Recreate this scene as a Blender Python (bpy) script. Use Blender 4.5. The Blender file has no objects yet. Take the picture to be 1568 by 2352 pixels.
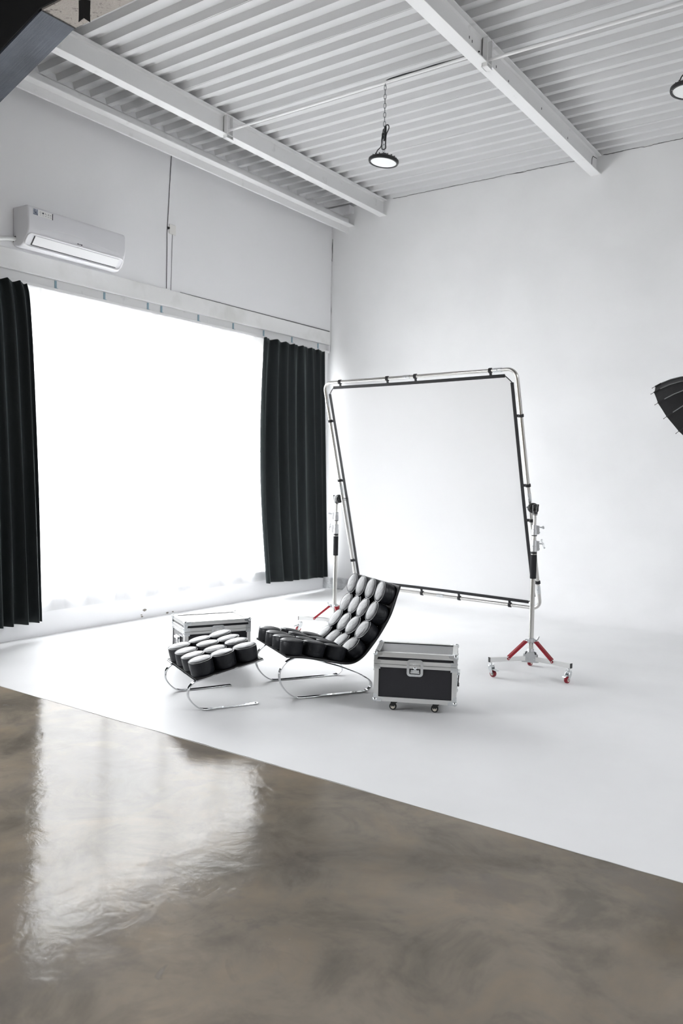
import bpy, bmesh, math, random
from mathutils import Vector, Matrix, noise
random.seed(7)
PI = math.pi
SC = bpy.context.scene
SKY = 17.0
COL = SC.collection

# ------------------------------------------------------------------ mesh building
class MB:
    """collects shapes in one mesh"""
    def __init__(self):
        self.v = []; self.f = []; self.m = []; self.mi = 0
    def add(self, vs, fs, M=None):
        o = len(self.v)
        for p in vs:
            p = Vector(p)
            self.v.append(M @ p if M is not None else p)
        for f in fs:
            self.f.append([i + o for i in f]); self.m.append(self.mi)
        return self
    def box(self, a, b, M=None):
        (x0, y0, z0), (x1, y1, z1) = a, b
        x0, x1 = min(x0, x1), max(x0, x1); y0, y1 = min(y0, y1), max(y0, y1); z0, z1 = min(z0, z1), max(z0, z1)
        vs = [(x0,y0,z0),(x1,y0,z0),(x1,y1,z0),(x0,y1,z0),(x0,y0,z1),(x1,y0,z1),(x1,y1,z1),(x0,y1,z1)]
        return self.add(vs, [(0,3,2,1),(4,5,6,7),(0,1,5,4),(1,2,6,5),(2,3,7,6),(3,0,4,7)], M)
    def cyl(self, p0, p1, r0, r1=None, n=16):
        if r1 is None: r1 = r0
        p0 = Vector(p0); p1 = Vector(p1)
        q = (p1 - p0).normalized().to_track_quat('Z', 'Y').to_matrix().to_4x4()
        L = (p1 - p0).length
        vs = []; fs = []
        for k in range(n):
            a = 2*PI*k/n
            vs.append((r0*math.cos(a), r0*math.sin(a), 0))
        for k in range(n):
            a = 2*PI*k/n
            vs.append((r1*math.cos(a), r1*math.sin(a), L))
        for k in range(n):
            fs.append((k, (k+1) % n, n+(k+1) % n, n+k))
        fs.append(tuple(reversed(range(n)))); fs.append(tuple(range(n, 2*n)))
        return self.add(vs, fs, Matrix.Translation(p0) @ q)
    def lathe(self, prof, n=24, M=None):
        """profile of (r, z); ends closed when r is not 0"""
        vs = []; fs = []
        for (r, z) in prof:
            for k in range(n):
                a = 2*PI*k/n
                vs.append((r*math.cos(a), r*math.sin(a), z))
        for i in range(len(prof)-1):
            for k in range(n):
                fs.append((i*n+k, i*n+(k+1) % n, (i+1)*n+(k+1) % n, (i+1)*n+k))
        fs.append(tuple(reversed(range(n)))); fs.append(tuple(range((len(prof)-1)*n, len(prof)*n)))
        return self.add(vs, fs, M)
    def sphere(self, c, r, n=14, sq=(1,1,1)):
        prof = []
        m = n//2
        for i in range(m+1):
            t = -PI/2 + PI*i/m
            prof.append((max(1e-5, r*math.cos(t)), r*math.sin(t)))
        return self.lathe(prof, n, Matrix.Translation(Vector(c)) @ Matrix.Diagonal((sq[0], sq[1], sq[2], 1)))
    def torus(self, R, r, n=28, k=8, M=None):
        vs = []; fs = []
        for i in range(n):
            a = 2*PI*i/n
            for j in range(k):
                b = 2*PI*j/k
                vs.append(((R+r*math.cos(b))*math.cos(a), (R+r*math.cos(b))*math.sin(a), r*math.sin(b)))
        for i in range(n):
            for j in range(k):
                fs.append((i*k+j, ((i+1) % n)*k+j, ((i+1) % n)*k+(j+1) % k, i*k+(j+1) % k))
        return self.add(vs, fs, M)
    def sweep(self, pts, sec, closed=False, up=(0,0,1), M=None):
        """section sec = list of (a, b): a along the side vector, b along the local normal"""
        pts = [Vector(p) for p in pts]; up = Vector(up)
        n = len(pts); k = len(sec); vs = []; fs = []
        ref = None
        for i, p in enumerate(pts):
            if closed: t = pts[(i+1) % n] - pts[i-1]
            else: t = pts[min(i+1, n-1)] - pts[max(i-1, 0)]
            t.normalize()
            if ref is None:
                s = t.cross(up)
                if s.length < 1e-4: s = t.cross(Vector((1,0,0)))
                s.normalize()
            else:
                s = ref - t*ref.dot(t); s.normalize()
            ref = s
            b = s.cross(t); b.normalize()
            for (x, y) in sec: vs.append(p + s*x + b*y)
        for i in range(n if closed else n-1):
            for j in range(k):
                i2 = (i+1) % n
                fs.append((i*k+j, i*k+(j+1) % k, i2*k+(j+1) % k, i2*k+j))
        if not closed:
            fs.append(tuple(reversed(range(k)))); fs.append(tuple(range((n-1)*k, n*k)))
        return self.add(vs, fs, M)
    def tube(self, pts, r, n=10, closed=False, up=(0,0,1), M=None):
        return self.sweep(pts, [(r*math.cos(2*PI*j/n), r*math.sin(2*PI*j/n)) for j in range(n)], closed, up, M)
    def prism(self, poly, h0, h1, M=None):
        """poly in local XY, extruded along Z from h0 to h1"""
        n = len(poly)
        vs = [(x, y, h0) for x, y in poly] + [(x, y, h1) for x, y in poly]
        fs = [(k, (k+1) % n, n+(k+1) % n, n+k) for k in range(n)]
        fs += [tuple(reversed(range(n))), tuple(range(n, 2*n))]
        return self.add(vs, fs, M)
    def build(self, name, mats, parent=None, bevel=0, segs=2, smooth=35, sub=0):
        me = bpy.data.meshes.new(name)
        me.from_pydata([tuple(p) for p in self.v], [], self.f)
        if not isinstance(mats, (list, tuple)): mats = [mats]
        for m in mats: me.materials.append(m)
        for p, i in zip(me.polygons, self.m): p.material_index = i
        bm = bmesh.new(); bm.from_mesh(me)
        bmesh.ops.recalc_face_normals(bm, faces=bm.faces)
        bm.to_mesh(me); bm.free()
        if smooth:
            me.polygons.foreach_set('use_smooth', [True]*len(me.polygons))
            me.set_sharp_from_angle(angle=math.radians(smooth))
        o = bpy.data.objects.new(name, me); COL.objects.link(o)
        if parent is not None: o.parent = parent
        if bevel:
            b = o.modifiers.new('bevel', 'BEVEL'); b.width = bevel; b.segments = segs; b.limit_method = 'ANGLE'
            b.angle_limit = math.radians(40); b.harden_normals = False
        if sub:
            s = o.modifiers.new('sub', 'SUBSURF'); s.levels = sub; s.render_levels = sub
        return o

def Mb(): return MB()
def T(x, y, z): return Matrix.Translation((x, y, z))
def RZ(a): return Matrix.Rotation(a, 4, 'Z')
def RX(a): return Matrix.Rotation(a, 4, 'X')
def RY(a): return Matrix.Rotation(a, 4, 'Y')

def spline(pts, per=8, closed=False):
    P = [Vector(p) for p in pts]; n = len(P); out = []
    rng = range(n if closed else n-1)
    for i in rng:
        if closed: a, b, c, d = P[i-1], P[i], P[(i+1) % n], P[(i+2) % n]
        else: a, b, c, d = P[max(i-1,0)], P[i], P[i+1], P[min(i+2,n-1)]
        for k in range(per):
            t = k/per
            out.append(0.5*((2*b) + (c-a)*t + (2*a-5*b+4*c-d)*t*t + (3*b-a-3*c+d)*t**3))
    if not closed: out.append(P[-1])
    return out

def tag(o, label, cat, group=None, kind=None):
    o['label'] = label; o['category'] = cat
    if group: o['group'] = group
    if kind: o['kind'] = kind
    return o
def thing(name, label, cat, loc=(0,0,0), rotz=0, group=None):
    o = bpy.data.objects.new(name, None); COL.objects.link(o)
    o.empty_display_size = .1
    o.location = loc; o.rotation_euler = (0,0,rotz)
    return tag(o, label, cat, group)
def struct(o, label=None):
    o['kind'] = 'structure'
    if label: o['label'] = label
    return o
def copy_tree(o, parent=None):
    c = o.copy(); COL.objects.link(c)
    if parent is not None: c.parent = parent
    for ch in [x for x in SC.objects if x.parent == o]:
        copy_tree(ch, c)
    return c

# ------------------------------------------------------------------ materials
def mat(name, col, rough=.5, metal=0, spec=.5, **kw):
    m = bpy.data.materials.new(name); m.use_nodes = True
    b = m.node_tree.nodes['Principled BSDF']
    b.inputs['Base Color'].default_value = (*col, 1)
    b.inputs['Roughness'].default_value = rough
    b.inputs['Metallic'].default_value = metal
    b.inputs['Specular IOR Level'].default_value = spec
    for k, v in kw.items():
        b.inputs[k.replace('_', ' ')].default_value = v
    return m
def nd(m, typ, **kw):
    n = m.node_tree.nodes.new(typ)
    for k, v in kw.items(): setattr(n, k, v)
    return n
def lk(m, a, b): m.node_tree.links.new(a, b)
def bump(m, scale=40, strength=.1, dist=.01, detail=4, stretch=(1,1,1), space='Object', rough=.5):
    b = m.node_tree.nodes['Principled BSDF']
    tc = nd(m, 'ShaderNodeTexCoord'); mp = nd(m, 'ShaderNodeMapping'); mp.inputs['Scale'].default_value = stretch
    no = nd(m, 'ShaderNodeTexNoise'); no.inputs['Scale'].default_value = scale; no.inputs['Detail'].default_value = detail
    no.inputs['Roughness'].default_value = rough
    bp = nd(m, 'ShaderNodeBump'); bp.inputs['Strength'].default_value = strength; bp.inputs['Distance'].default_value = dist
    lk(m, tc.outputs[space], mp.inputs[0]); lk(m, mp.outputs[0], no.inputs['Vector'])
    lk(m, no.outputs['Fac'], bp.inputs['Height'])
    if b.inputs['Normal'].is_linked:
        lk(m, b.inputs['Normal'].links[0].from_socket, bp.inputs['Normal'])
    lk(m, bp.outputs['Normal'], b.inputs['Normal'])
    return no
def mottle(m, c1, c2, scale=3, detail=6, lo=.35, hi=.65, space='Object'):
    b = m.node_tree.nodes['Principled BSDF']
    tc = nd(m, 'ShaderNodeTexCoord')
    no = nd(m, 'ShaderNodeTexNoise'); no.inputs['Scale'].default_value = scale; no.inputs['Detail'].default_value = detail
    r = nd(m, 'ShaderNodeValToRGB')
    r.color_ramp.elements[0].position = lo; r.color_ramp.elements[1].position = hi
    r.color_ramp.elements[0].color = (*c1, 1); r.color_ramp.elements[1].color = (*c2, 1)
    lk(m, tc.outputs[space], no.inputs['Vector']); lk(m, no.outputs['Fac'], r.inputs[0]); lk(m, r.outputs[0], b.inputs['Base Color'])
    return r

m_wall = mat('white_wall_paint', (.84,.84,.85), .65, spec=.3); bump(m_wall, 9, .12, .01, 6); bump(m_wall, 120, .06, .004, 3)
m_cyc = mat('white_cove_paint', (.82,.82,.825), .5, spec=.08)
mottle(m_cyc, (.76,.76,.763), (.79,.79,.793), 1.6, 7, .35, .6); bump(m_cyc, 60, .05, .003, 4); bump(m_cyc, 5, .06, .006, 5)
m_brick = mat('painted_brick', (.79,.79,.785), .6, spec=.3); mottle(m_brick, (.70,.70,.68), (.81,.81,.805), 2.2, 8, .3, .48); bump(m_brick, 14, .35, .015, 6)
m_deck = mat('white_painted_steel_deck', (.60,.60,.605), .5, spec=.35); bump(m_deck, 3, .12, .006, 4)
m_steel = mat('white_painted_steel_beam', (.78,.78,.785), .5, spec=.35); bump(m_steel, 30, .06, .004, 5)
mottle(m_steel, (.69,.69,.685), (.79,.79,.79), 7, 10, .26, .36)
m_gap = mat('dark_gap', (.02,.02,.022), .8)
m_seam = mat('dark_grey_lap_joint', (.16,.16,.16), .8)  # dark grey of the thin lap seams in the deck
m_plinth = mat('rough_plinth_plaster', (.55,.56,.57), .85); mottle(m_plinth, (.42,.43,.44), (.68,.69,.70), 9, 8); bump(m_plinth, 40, .6, .02, 6)
m_plaster = mat('bare_plaster', (.42,.39,.36), .9); mottle(m_plaster, (.17,.155,.145), (.36,.33,.30), 28, 9, .30, .42); bump(m_plaster, 60, .8, .01, 6)
m_dark_paint = mat('dark_blue_grey_paint', (.065,.075,.095), .6)
mottle(m_dark_paint, (.045,.053,.07), (.085,.098,.125), 3, 8); bump(m_dark_paint, 10, .35, .015, 6, (.4,7,.4)); bump(m_dark_paint, 70, .3, .008, 3)
m_black_ceiling = mat('black_ceiling_paint', (.008,.008,.009), .9)
m_grey_wall = mat('grey_wall_paint', (.45,.45,.46), .7)
m_tape = mat('black_tape', (.008,.008,.009), .7)
m_ac = mat('white_gloss_plastic', (.74,.74,.765), .28, spec=.45)
m_ac_side = m_ac
m_ac_vent = mat('white_satin_plastic', (.82,.82,.83), .4)
m_pipe = mat('white_pipe_wrap', (.72,.73,.72), .5); bump(m_pipe, 30, .3, .01)
m_plate = mat('cream_plastic_plate', (.78,.77,.74), .4)
m_drape = mat('black_green_drape', (.0140,.0178,.0185), .85, spec=.25, Sheen_Weight=.25, Sheen_Roughness=.4)
m_drape.node_tree.nodes['Principled BSDF'].inputs['Sheen Tint'].default_value = (.5,.6,.6,1)
bump(m_drape, 350, .15, .002, 2); bump(m_drape, 7, .15, .01, 4, (1,1,.35))
m_chrome = mat('polished_chrome', (.62,.63,.645), .07, 1)
m_satin = mat('brushed_aluminium', (.72,.72,.71), .34, 1); bump(m_satin, 60, .05, .002, 3, (1,1,12))
m_alu = mat('satin_aluminium_extrusion', (.68,.68,.67), .40, 1); bump(m_alu, 30, .12, .003, 4, (8,8,1))
m_zinc = mat('zinc_plated_steel', (.66,.68,.69), .26, 1)
m_chain = mat('dark_steel_chain', (.22,.23,.24), .4, .8)
m_cast = mat('grey_cast_aluminium', (.60,.61,.62), .38, .9); bump(m_cast, 200, .1, .002)
m_tube = mat('anodised_tube', (.60,.59,.565), .22, 1)
m_laminate = mat('black_laminate', (.011,.011,.014), .5, spec=.15, Coat_Weight=.9, Coat_Roughness=.2, Coat_IOR=1.33); bump(m_laminate, 420, .10, .002, 3)
m_black = mat('black_plastic', (.012,.012,.013), .45)
m_rubber = mat('black_rubber', (.014,.014,.015), .7); bump(m_rubber, 300, .2, .002)
m_foam = mat('black_foam', (.010,.010,.012), .85); bump(m_foam, 300, .5, .003)
m_red = mat('red_anodised', (.30,.012,.022), .32, .35)
m_redrub = mat('red_polyurethane', (.24,.008,.02), .3)
m_hub = mat('pale_hub', (.62,.58,.50), .4)
m_leather = mat('black_leather', (.009,.010,.013), .42, spec=.30)
def leather_nodes(m):
    b = m.node_tree.nodes['Principled BSDF']
    tc = nd(m, 'ShaderNodeTexCoord'); oi = nd(m, 'ShaderNodeObjectInfo')
    ad = nd(m, 'ShaderNodeVectorMath'); ad.operation = 'ADD'
    cm = nd(m, 'ShaderNodeCombineXYZ'); mu = nd(m, 'ShaderNodeMath'); mu.operation = 'MULTIPLY'; mu.inputs[1].default_value = 37
    lk(m, oi.outputs['Random'], mu.inputs[0])
    for i in range(3): lk(m, mu.outputs[0], cm.inputs[i])
    lk(m, tc.outputs['Object'], ad.inputs[0]); lk(m, cm.outputs[0], ad.inputs[1])
    prev = None
    for sc, st, di, de in ((12, .38, .016, 3), (26, .12, .006, 2), (420, .05, .002, 2)):
        no = nd(m, 'ShaderNodeTexNoise'); no.inputs['Scale'].default_value = sc; no.inputs['Detail'].default_value = de
        no.inputs['Distortion'].default_value = .8
        bp = nd(m, 'ShaderNodeBump'); bp.inputs['Strength'].default_value = st; bp.inputs['Distance'].default_value = di
        lk(m, ad.outputs[0], no.inputs['Vector']); lk(m, no.outputs['Fac'], bp.inputs['Height'])
        if prev: lk(m, prev.outputs['Normal'], bp.inputs['Normal'])
        prev = bp
    lk(m, prev.outputs['Normal'], b.inputs['Normal'])
leather_nodes(m_leather)
m_sling = mat('black_sling', (.008,.008,.009), .55)
m_cord = mat('black_cord', (.008,.008,.010), .5)
m_lamp_lens = mat('frosted_lamp_lens', (.80,.81,.80), .35)
m_lamp_led = mat('lamp_led_board', (.72,.73,.70), .5)
m_webbing = mat('black_webbing', (.010,.010,.012), .7); bump(m_webbing, 300, .3, .002)
m_blue = mat('blue_grey_bracket', (.30,.43,.50), .5)
m_softbox = mat('black_softbox_fabric', (.008,.008,.009), .6); bump(m_softbox, 30, .2, .01)
m_softin = mat('silver_softbox_lining', (.6,.6,.6), .3, .8)
m_rod = mat('grey_rod', (.25,.25,.25), .35, .5)
m_ink = mat('dark_ink', (.03,.03,.045), .5)
m_ink2 = mat('blue_photo_print', (.10,.12,.20), .5); mottle(m_ink2, (.03,.035,.07), (.40,.44,.52), 60, 3)
m_sticker = mat('pale_sticker', (.80,.80,.79), .4)
m_winframe = mat('pale_window_frame', (.82,.83,.84), .5)

# translucent cloths
def cloth(name, col, transl, transp, rough=.8):
    m = bpy.data.materials.new(name); m.use_nodes = True
    nt = m.node_tree; nt.nodes.clear()
    out = nd(m, 'ShaderNodeOutputMaterial')
    d = nd(m, 'ShaderNodeBsdfDiffuse'); d.inputs[0].default_value = (*col, 1)
    t = nd(m, 'ShaderNodeBsdfTranslucent'); t.inputs[0].default_value = (*col, 1)
    tr = nd(m, 'ShaderNodeBsdfTransparent')
    m1 = nd(m, 'ShaderNodeMixShader'); m1.inputs[0].default_value = transl
    m2 = nd(m, 'ShaderNodeMixShader'); m2.inputs[0].default_value = transp
    lk(m, d.outputs[0], m1.inputs[1]); lk(m, t.outputs[0], m1.inputs[2])
    lk(m, m1.outputs[0], m2.inputs[1]); lk(m, tr.outputs[0], m2.inputs[2]); lk(m, m2.outputs[0], out.inputs[0])
    return m
m_sheer = cloth('sheer_voile', (.92,.92,.92), .75, .22)
m_scrim = cloth('white_diffusion_fabric', (.88,.88,.885), .20, .30)
m_glass = bpy.data.materials.new('window_glass'); m_glass.use_nodes = True
nt = m_glass.node_tree; nt.nodes.clear()
o_ = nd(m_glass, 'ShaderNodeOutputMaterial'); g_ = nd(m_glass, 'ShaderNodeBsdfTransparent'); s_ = nd(m_glass, 'ShaderNodeBsdfGlossy')
s_.inputs['Roughness'].default_value = .02
x_ = nd(m_glass, 'ShaderNodeMixShader'); x_.inputs[0].default_value = .06
lk(m_glass, g_.outputs[0], x_.inputs[1]); lk(m_glass, s_.outputs[0], x_.inputs[2]); lk(m_glass, x_.outputs[0], o_.inputs[0])

# polished concrete
def concrete():
    m = mat('polished_concrete', (.25,.22,.19), .5, spec=.0)
    b = m.node_tree.nodes['Principled BSDF']
    tc = nd(m, 'ShaderNodeTexCoord')
    def noise_(scale, detail, dist=0, vec=None, rough=.55):
        n = nd(m, 'ShaderNodeTexNoise'); n.inputs['Scale'].default_value = scale; n.inputs['Detail'].default_value = detail
        n.inputs['Distortion'].default_value = dist; n.inputs['Roughness'].default_value = rough
        lk(m, vec or tc.outputs['Object'], n.inputs['Vector']); return n
    def ramp(src, stops):
        r = nd(m, 'ShaderNodeValToRGB')
        while len(r.color_ramp.elements) < len(stops): r.color_ramp.elements.new(.5)
        for e, (p, c) in zip(r.color_ramp.elements, stops):
            e.position = p; e.color = (*c, 1) if len(c) == 3 else c
        lk(m, src, r.inputs[0]); return r
    def mix(fac, a, c, mode='MIX'):
        x = nd(m, 'ShaderNodeMix'); x.data_type = 'RGBA'; x.blend_type = mode
        if isinstance(fac, float): x.inputs[0].default_value = fac
        else: lk(m, fac, x.inputs[0])
        lk(m, a, x.inputs[6])
        if isinstance(c, tuple): x.inputs[7].default_value = (*c, 1)
        else: lk(m, c, x.inputs[7])
        return x.outputs[2]
    n1 = noise_(.75, 9, .35, rough=.58)
    r1 = ramp(n1.outputs['Fac'], [(.28,(.130,.112,.090)), (.44,(.190,.165,.133)), (.56,(.238,.205,.164)), (.72,(.310,.258,.202))])
    n2 = noise_(2.6, 10, .6, rough=.65)
    r2 = ramp(n2.outputs['Fac'], [(.34,(.60,.62,.65)), (.50,(1,1,1)), (.66,(1.2,1.12,1.02))])
    c = mix(.75, r1.outputs[0], r2.outputs[0], 'MULTIPLY')
    # darker trowel stains with soft edges
    n3 = noise_(1.1, 8, .9, rough=.6)
    v = ramp(n3.outputs['Fac'], [(.56,(0,0,0)), (.60,(.42,.42,.42)), (.75,(.55,.55,.55))])
    c = mix(v.outputs[0], c, (.150,.135,.122))
    n3c = noise_(1.7, 9, 1.2, rough=.6)
    v2 = ramp(n3c.outputs['Fac'], [(.485,(0,0,0)), (.50,(.30,.30,.30)), (.512,(0,0,0))])
    n3b = noise_(.8, 2, 0)
    vb = ramp(n3b.outputs['Fac'], [(.50,(0,0,0)), (.62,(1,1,1))])
    vm = mix(1.0, v2.outputs[0], vb.outputs[0], 'MULTIPLY')
    c = mix(vm, c, (.12,.11,.105))
    # small dark scuffs
    n4 = noise_(5, 9, .8)
    s = ramp(n4.outputs['Fac'], [(.255,(.7,.7,.7)), (.30,(0,0,0))])
    c = mix(s.outputs[0], c, (.085,.078,.07))
    n5 = noise_(55, 2, 0)
    sp = ramp(n5.outputs['Fac'], [(.78,(0,0,0)), (.80,(.4,.4,.4))])
    c = mix(sp.outputs[0], c, (.45,.42,.38))
    lk(m, c, b.inputs['Base Color'])
    rr = ramp(noise_(2.4, 6, .6).outputs['Fac'], [(.35,(.06,.06,.06)), (.65,(.115,.115,.115))])
    rs_ = mix(s.outputs[0], rr.outputs[0], (.5,.5,.5))
    gl = nd(m, 'ShaderNodeBsdfGlossy'); gl.inputs['Color'].default_value = (1,1,1,1); lk(m, rs_, gl.inputs['Roughness'])
    lw = nd(m, 'ShaderNodeLayerWeight'); lw.inputs['Blend'].default_value = .22
    gf = nd(m, 'ShaderNodeMapRange'); lk(m, lw.outputs['Fresnel'], gf.inputs[0]); gf.inputs[1].default_value = 0; gf.inputs[2].default_value = 1; gf.inputs[3].default_value = .042; gf.inputs[4].default_value = .16
    mxs = nd(m, 'ShaderNodeMixShader'); lk(m, gf.outputs[0], mxs.inputs[0]); lk(m, b.outputs[0], mxs.inputs[1]); lk(m, gl.outputs[0], mxs.inputs[2])
    lk(m, mxs.outputs[0], m.node_tree.nodes['Material Output'].inputs[0])
    prev = None
    for n, st, di in ((noise_(1.6, 3, .5), .22, .020), (noise_(7, 7, 1.0, rough=.62), .20, .006), (noise_(45, 5, .4), .16, .0018)):
        bp = nd(m, 'ShaderNodeBump'); bp.inputs['Strength'].default_value = st; bp.inputs['Distance'].default_value = di
        lk(m, n.outputs['Fac'], bp.inputs['Height'])
        if prev: lk(m, prev.outputs['Normal'], bp.inputs['Normal'])
        prev = bp
    lk(m, prev.outputs['Normal'], b.inputs['Normal']); lk(m, prev.outputs['Normal'], gl.inputs['Normal'])
    return m
m_concrete = concrete()

# ------------------------------------------------------------------ room shell
XR, YF, ZC = 9.6, -12.6, 5.075     # right wall, front wall, underside of the deck ribs
EDGE = -5.67                        # where the white paint stops

b = Mb(); b.box((-.3, YF-.2, -.12), (XR+.2, EDGE+.02, -.0015))
struct(b.build('floor', m_concrete, smooth=0), 'polished brown grey concrete floor in the foreground')

# white painted floor sweeping up into the cove, edge of the paint slightly wavy
b = Mb()
R = .38
def cove_prof():
    P = [(-R-.001, 0.0)]
    for k in range(1, 13):
        a = PI/2*k/12
        P.append((-.001-R + R*math.sin(a), R - R*math.cos(a)))
    return P
N = 160
vs = []; fs = []
xs = [.45 + (XR-.45)*k/N for k in range(N+1)]
for x in xs:
    vs.append((x, EDGE + .012*noise.noise((x*1.7, .3, 0)) + .004*noise.noise((x*9, .3, 0)), .0))
    for (y, z) in cove_prof(): vs.append((x, y, z))
k = len(cove_prof())+1
for i in range(N):
    for j in range(k-1): fs.append((i*k+j, (i+1)*k+j, (i+1)*k+j+1, i*k+j+1))
b.add(vs, fs)
# left strip beside the window wall and the end face of the cove
b.add([(0,EDGE,0),(.45,EDGE,0),(.45,-R-.02,0),(.45,0,0),(0,0,0)], [(0,1,2,3,4)])
pr = cove_prof()
b.add([(.45, y, z) for y, z in pr] + [(.45, 0, pr[-1][1]), (.45, 0, 0)], [tuple(range(len(pr)+2))])
b.add([(-.02,EDGE,0),(XR,EDGE,0),(XR,EDGE,-.002),(-.02,EDGE,-.002)], [(0,1,2,3)])
struct(b.build('cyclorama', m_cyc, smooth=50), 'white painted studio floor curving up into the back wall')
b = Mb(); b.box((-.3, EDGE-.02, -.12), (XR+.2, .2, -.003))
struct(b.build('floor_slab', m_cyc, smooth=0), 'slab under the white painted floor')

b = Mb(); b.box((-.3, 0, -.1), (XR+.2, .2, 5.4)); struct(b.build('wall_back', m_cyc, smooth=0), 'white back wall')
UY0, UY1, UZ0, UZ1 = -5.4, -3.7, 3.0, 4.4  # opening for an unseen high window, added to bring in fill light
b = Mb(); b.box((XR, YF-.2, -.1), (XR+.2, .2, UZ0)); b.box((XR, YF-.2, UZ1), (XR+.2, .2, 5.4)); b.box((XR, YF-.2, UZ0), (XR+.2, UY0, UZ1)); b.box((XR, UY1, UZ0), (XR+.2, .2, UZ1))
struct(b.build('wall_right', m_wall, smooth=0), 'white right wall')
fill_win3 = bpy.data.objects.new('fill_window_3', None); COL.objects.link(fill_win3); fill_win3.location = (XR+.1, UY0, UZ0); struct(fill_win3, 'unseen high window added in the right wall for fill light')
b = Mb(); W2 = UY1-UY0; H2 = UZ1-UZ0
b.box((-.03,0,0),(.03,W2,.06)); b.box((-.03,0,H2-.06),(.03,W2,H2)); b.box((-.03,0,0),(.03,.05,H2)); b.box((-.03,W2-.05,0),(.03,W2,H2)); b.box((-.03,W2/2-.03,0),(.03,W2/2+.03,H2))
b.build('window_frame', m_winframe, fill_win3)
b = Mb(); b.box((-.3, YF-.2, -.1), (XR+.2, YF, 5.4)); struct(b.build('wall_front', m_grey_wall, smooth=0), 'grey wall behind the camera')
# window wall: opening y -5.35 .. -.06, z .34 .. 3.06
WY0, WY1, WZ0, WZ1 = -5.35, -.17, .34, 3.06
b = Mb()
VY0, VY1, VZ0, VZ1 = -11.8, -7.9, .9, 3.1       # unseen window further along, added for fill light
b.box((-.26, WY0, -.1), (0, 0, WZ0)); b.box((-.26, YF, -.1), (0, WY0, VZ0))
b.box((-.26, YF, 3.29), (0, 0, 5.4)); b.box((-.26, YF, 3.20), (-.06, 0, 3.29)); b.box((-.06, YF, 3.20), (0, EDGE, 3.29)); b.box((-.06, -.019, 3.20), (0, 0, 3.29))
b.box((-.26, VY1, VZ0), (0, WY0, 3.20)); b.box((-.26, YF, VZ0), (0, VY0, 3.20)); b.box((-.26, VY0, VZ1), (0, VY1, 3.20))
b.box((-.26, WY1, WZ0), (-.03, 0, 3.20))
b.box((-.26, WY0, WZ1), (-.09, WY1, 3.21))
struct(b.build('wall_left', m_wall, smooth=0), 'white window wall')

fill_win2 = bpy.data.objects.new('fill_window_2', None); COL.objects.link(fill_win2); fill_win2.location = (-.12, VY0, VZ0); struct(fill_win2, 'unseen second window added in the left wall for fill light')
b = Mb(); W2 = VY1-VY0; H2 = VZ1-VZ0
b.box((-.03,0,0),(.03,W2,.06)); b.box((-.03,0,H2-.06),(.03,W2,H2))
for k in range(5): b.box((-.03,W2*k/4-.03 if k else 0,0),(.03,W2*k/4+.03 if k < 4 else W2,H2))
b.build('window_frame', m_winframe, fill_win2)
# brick course above the window, with the open joint over it
b = Mb(); b.box((-.02, EDGE, 3.285), (.016, -.012, 3.462))
struct(b.build('trim_1', m_brick, bevel=.006, smooth=0), 'painted brick course above the window')
b = Mb()
ys = [-2.75 + (2.75-.02)*k/60 for k in range(61)]
vs = []; fs = []
for i, y in enumerate(ys):
    w = .0022 + .0045*(i/60) + .001*noise.noise((y*4, 0, 0)); z = 3.4675 + .0015*noise.noise((y*2, 5, 0))
    vs += [(.002, y, z-w*.5), (.002, y, z+w), (.006, y, z-w*.5), (.006, y, z+w)]
for i in range(60):
    a = i*4; c = a+4
    fs += [(a, c, c+1, a+1), (a+2, a+3, c+3, c+2), (a+1, c+1, c+3, a+3), (a, a+2, c+2, c)]
b.add(vs, fs); struct(b.build('trim_2', m_gap, smooth=0), 'dark open joint above the brick course')

# curtain board with its track
b = Mb(); b.box((-.06, EDGE, 3.205), (-.03, -.10, 3.29)); b.box((-.06, EDGE, 3.178), (.012, -.02, 3.205)); b.box((-.06,-.10,3.205),(-.045,-.02,3.29))
track = tag(b.build('curtain_track', m_steel, bevel=.003), 'long white curtain track with blue brackets over the window', 'curtain track')
for y in (-5.28, -4.277, -3.723, -3.169, -2.984, -2.443, -1.879, -1.337, -.787, -.232):
    b = Mb(); b.box((-.031, y-.010, 3.207), (-.022, y+.010, 3.283)); b.box((-.031, y-.010, 3.207), (-.004, y+.010, 3.213))
    b.cyl((-.023, y, 3.27), (-.019, y, 3.27), .004, n=8); b.cyl((-.023, y, 3.235), (-.019, y, 3.235), .004, n=8)
    b.build('bracket', m_blue, track)['label'] = 'blue grey steel bracket'

# window frame, mullions, panes
win = bpy.data.objects.new('window_1', None); COL.objects.link(win); win.location = (-.2, WY0, WZ0); struct(win, 'wide window behind the sheer curtain')
W = WY1-WY0; Hh = WZ1-WZ0
b = Mb()
b.box((-.03, 0, 0), (.03, W, .06)); b.box((-.03, 0, Hh-.06), (.03, W, Hh)); b.box((-.03, 0, 0), (.03, .06, Hh)); b.box((-.03, W-.06, 0), (.03, W, Hh))
b.build('window_frame', m_winframe, win)
cuts = [1.02, 1.80, 2.60, 3.47, 4.40]
for c in cuts:
    b = Mb(); b.box((-.03, c-.02, .06), (.03, c+.02, Hh-.06)); b.build('mullion', m_winframe, win)
b = Mb(); b.box((-.028, .06, 2.02-.02), (.028, W-.06, 2.02+.02)); b.build('transom', m_winframe, win)
eds = [.03] + cuts + [W-.03]
for i in range(6):
    b = Mb(); b.box((-.004, eds[i]+.02, .05), (.004, eds[i+1]-.02, Hh-.05)); b.build('pane', m_glass, win)
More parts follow.
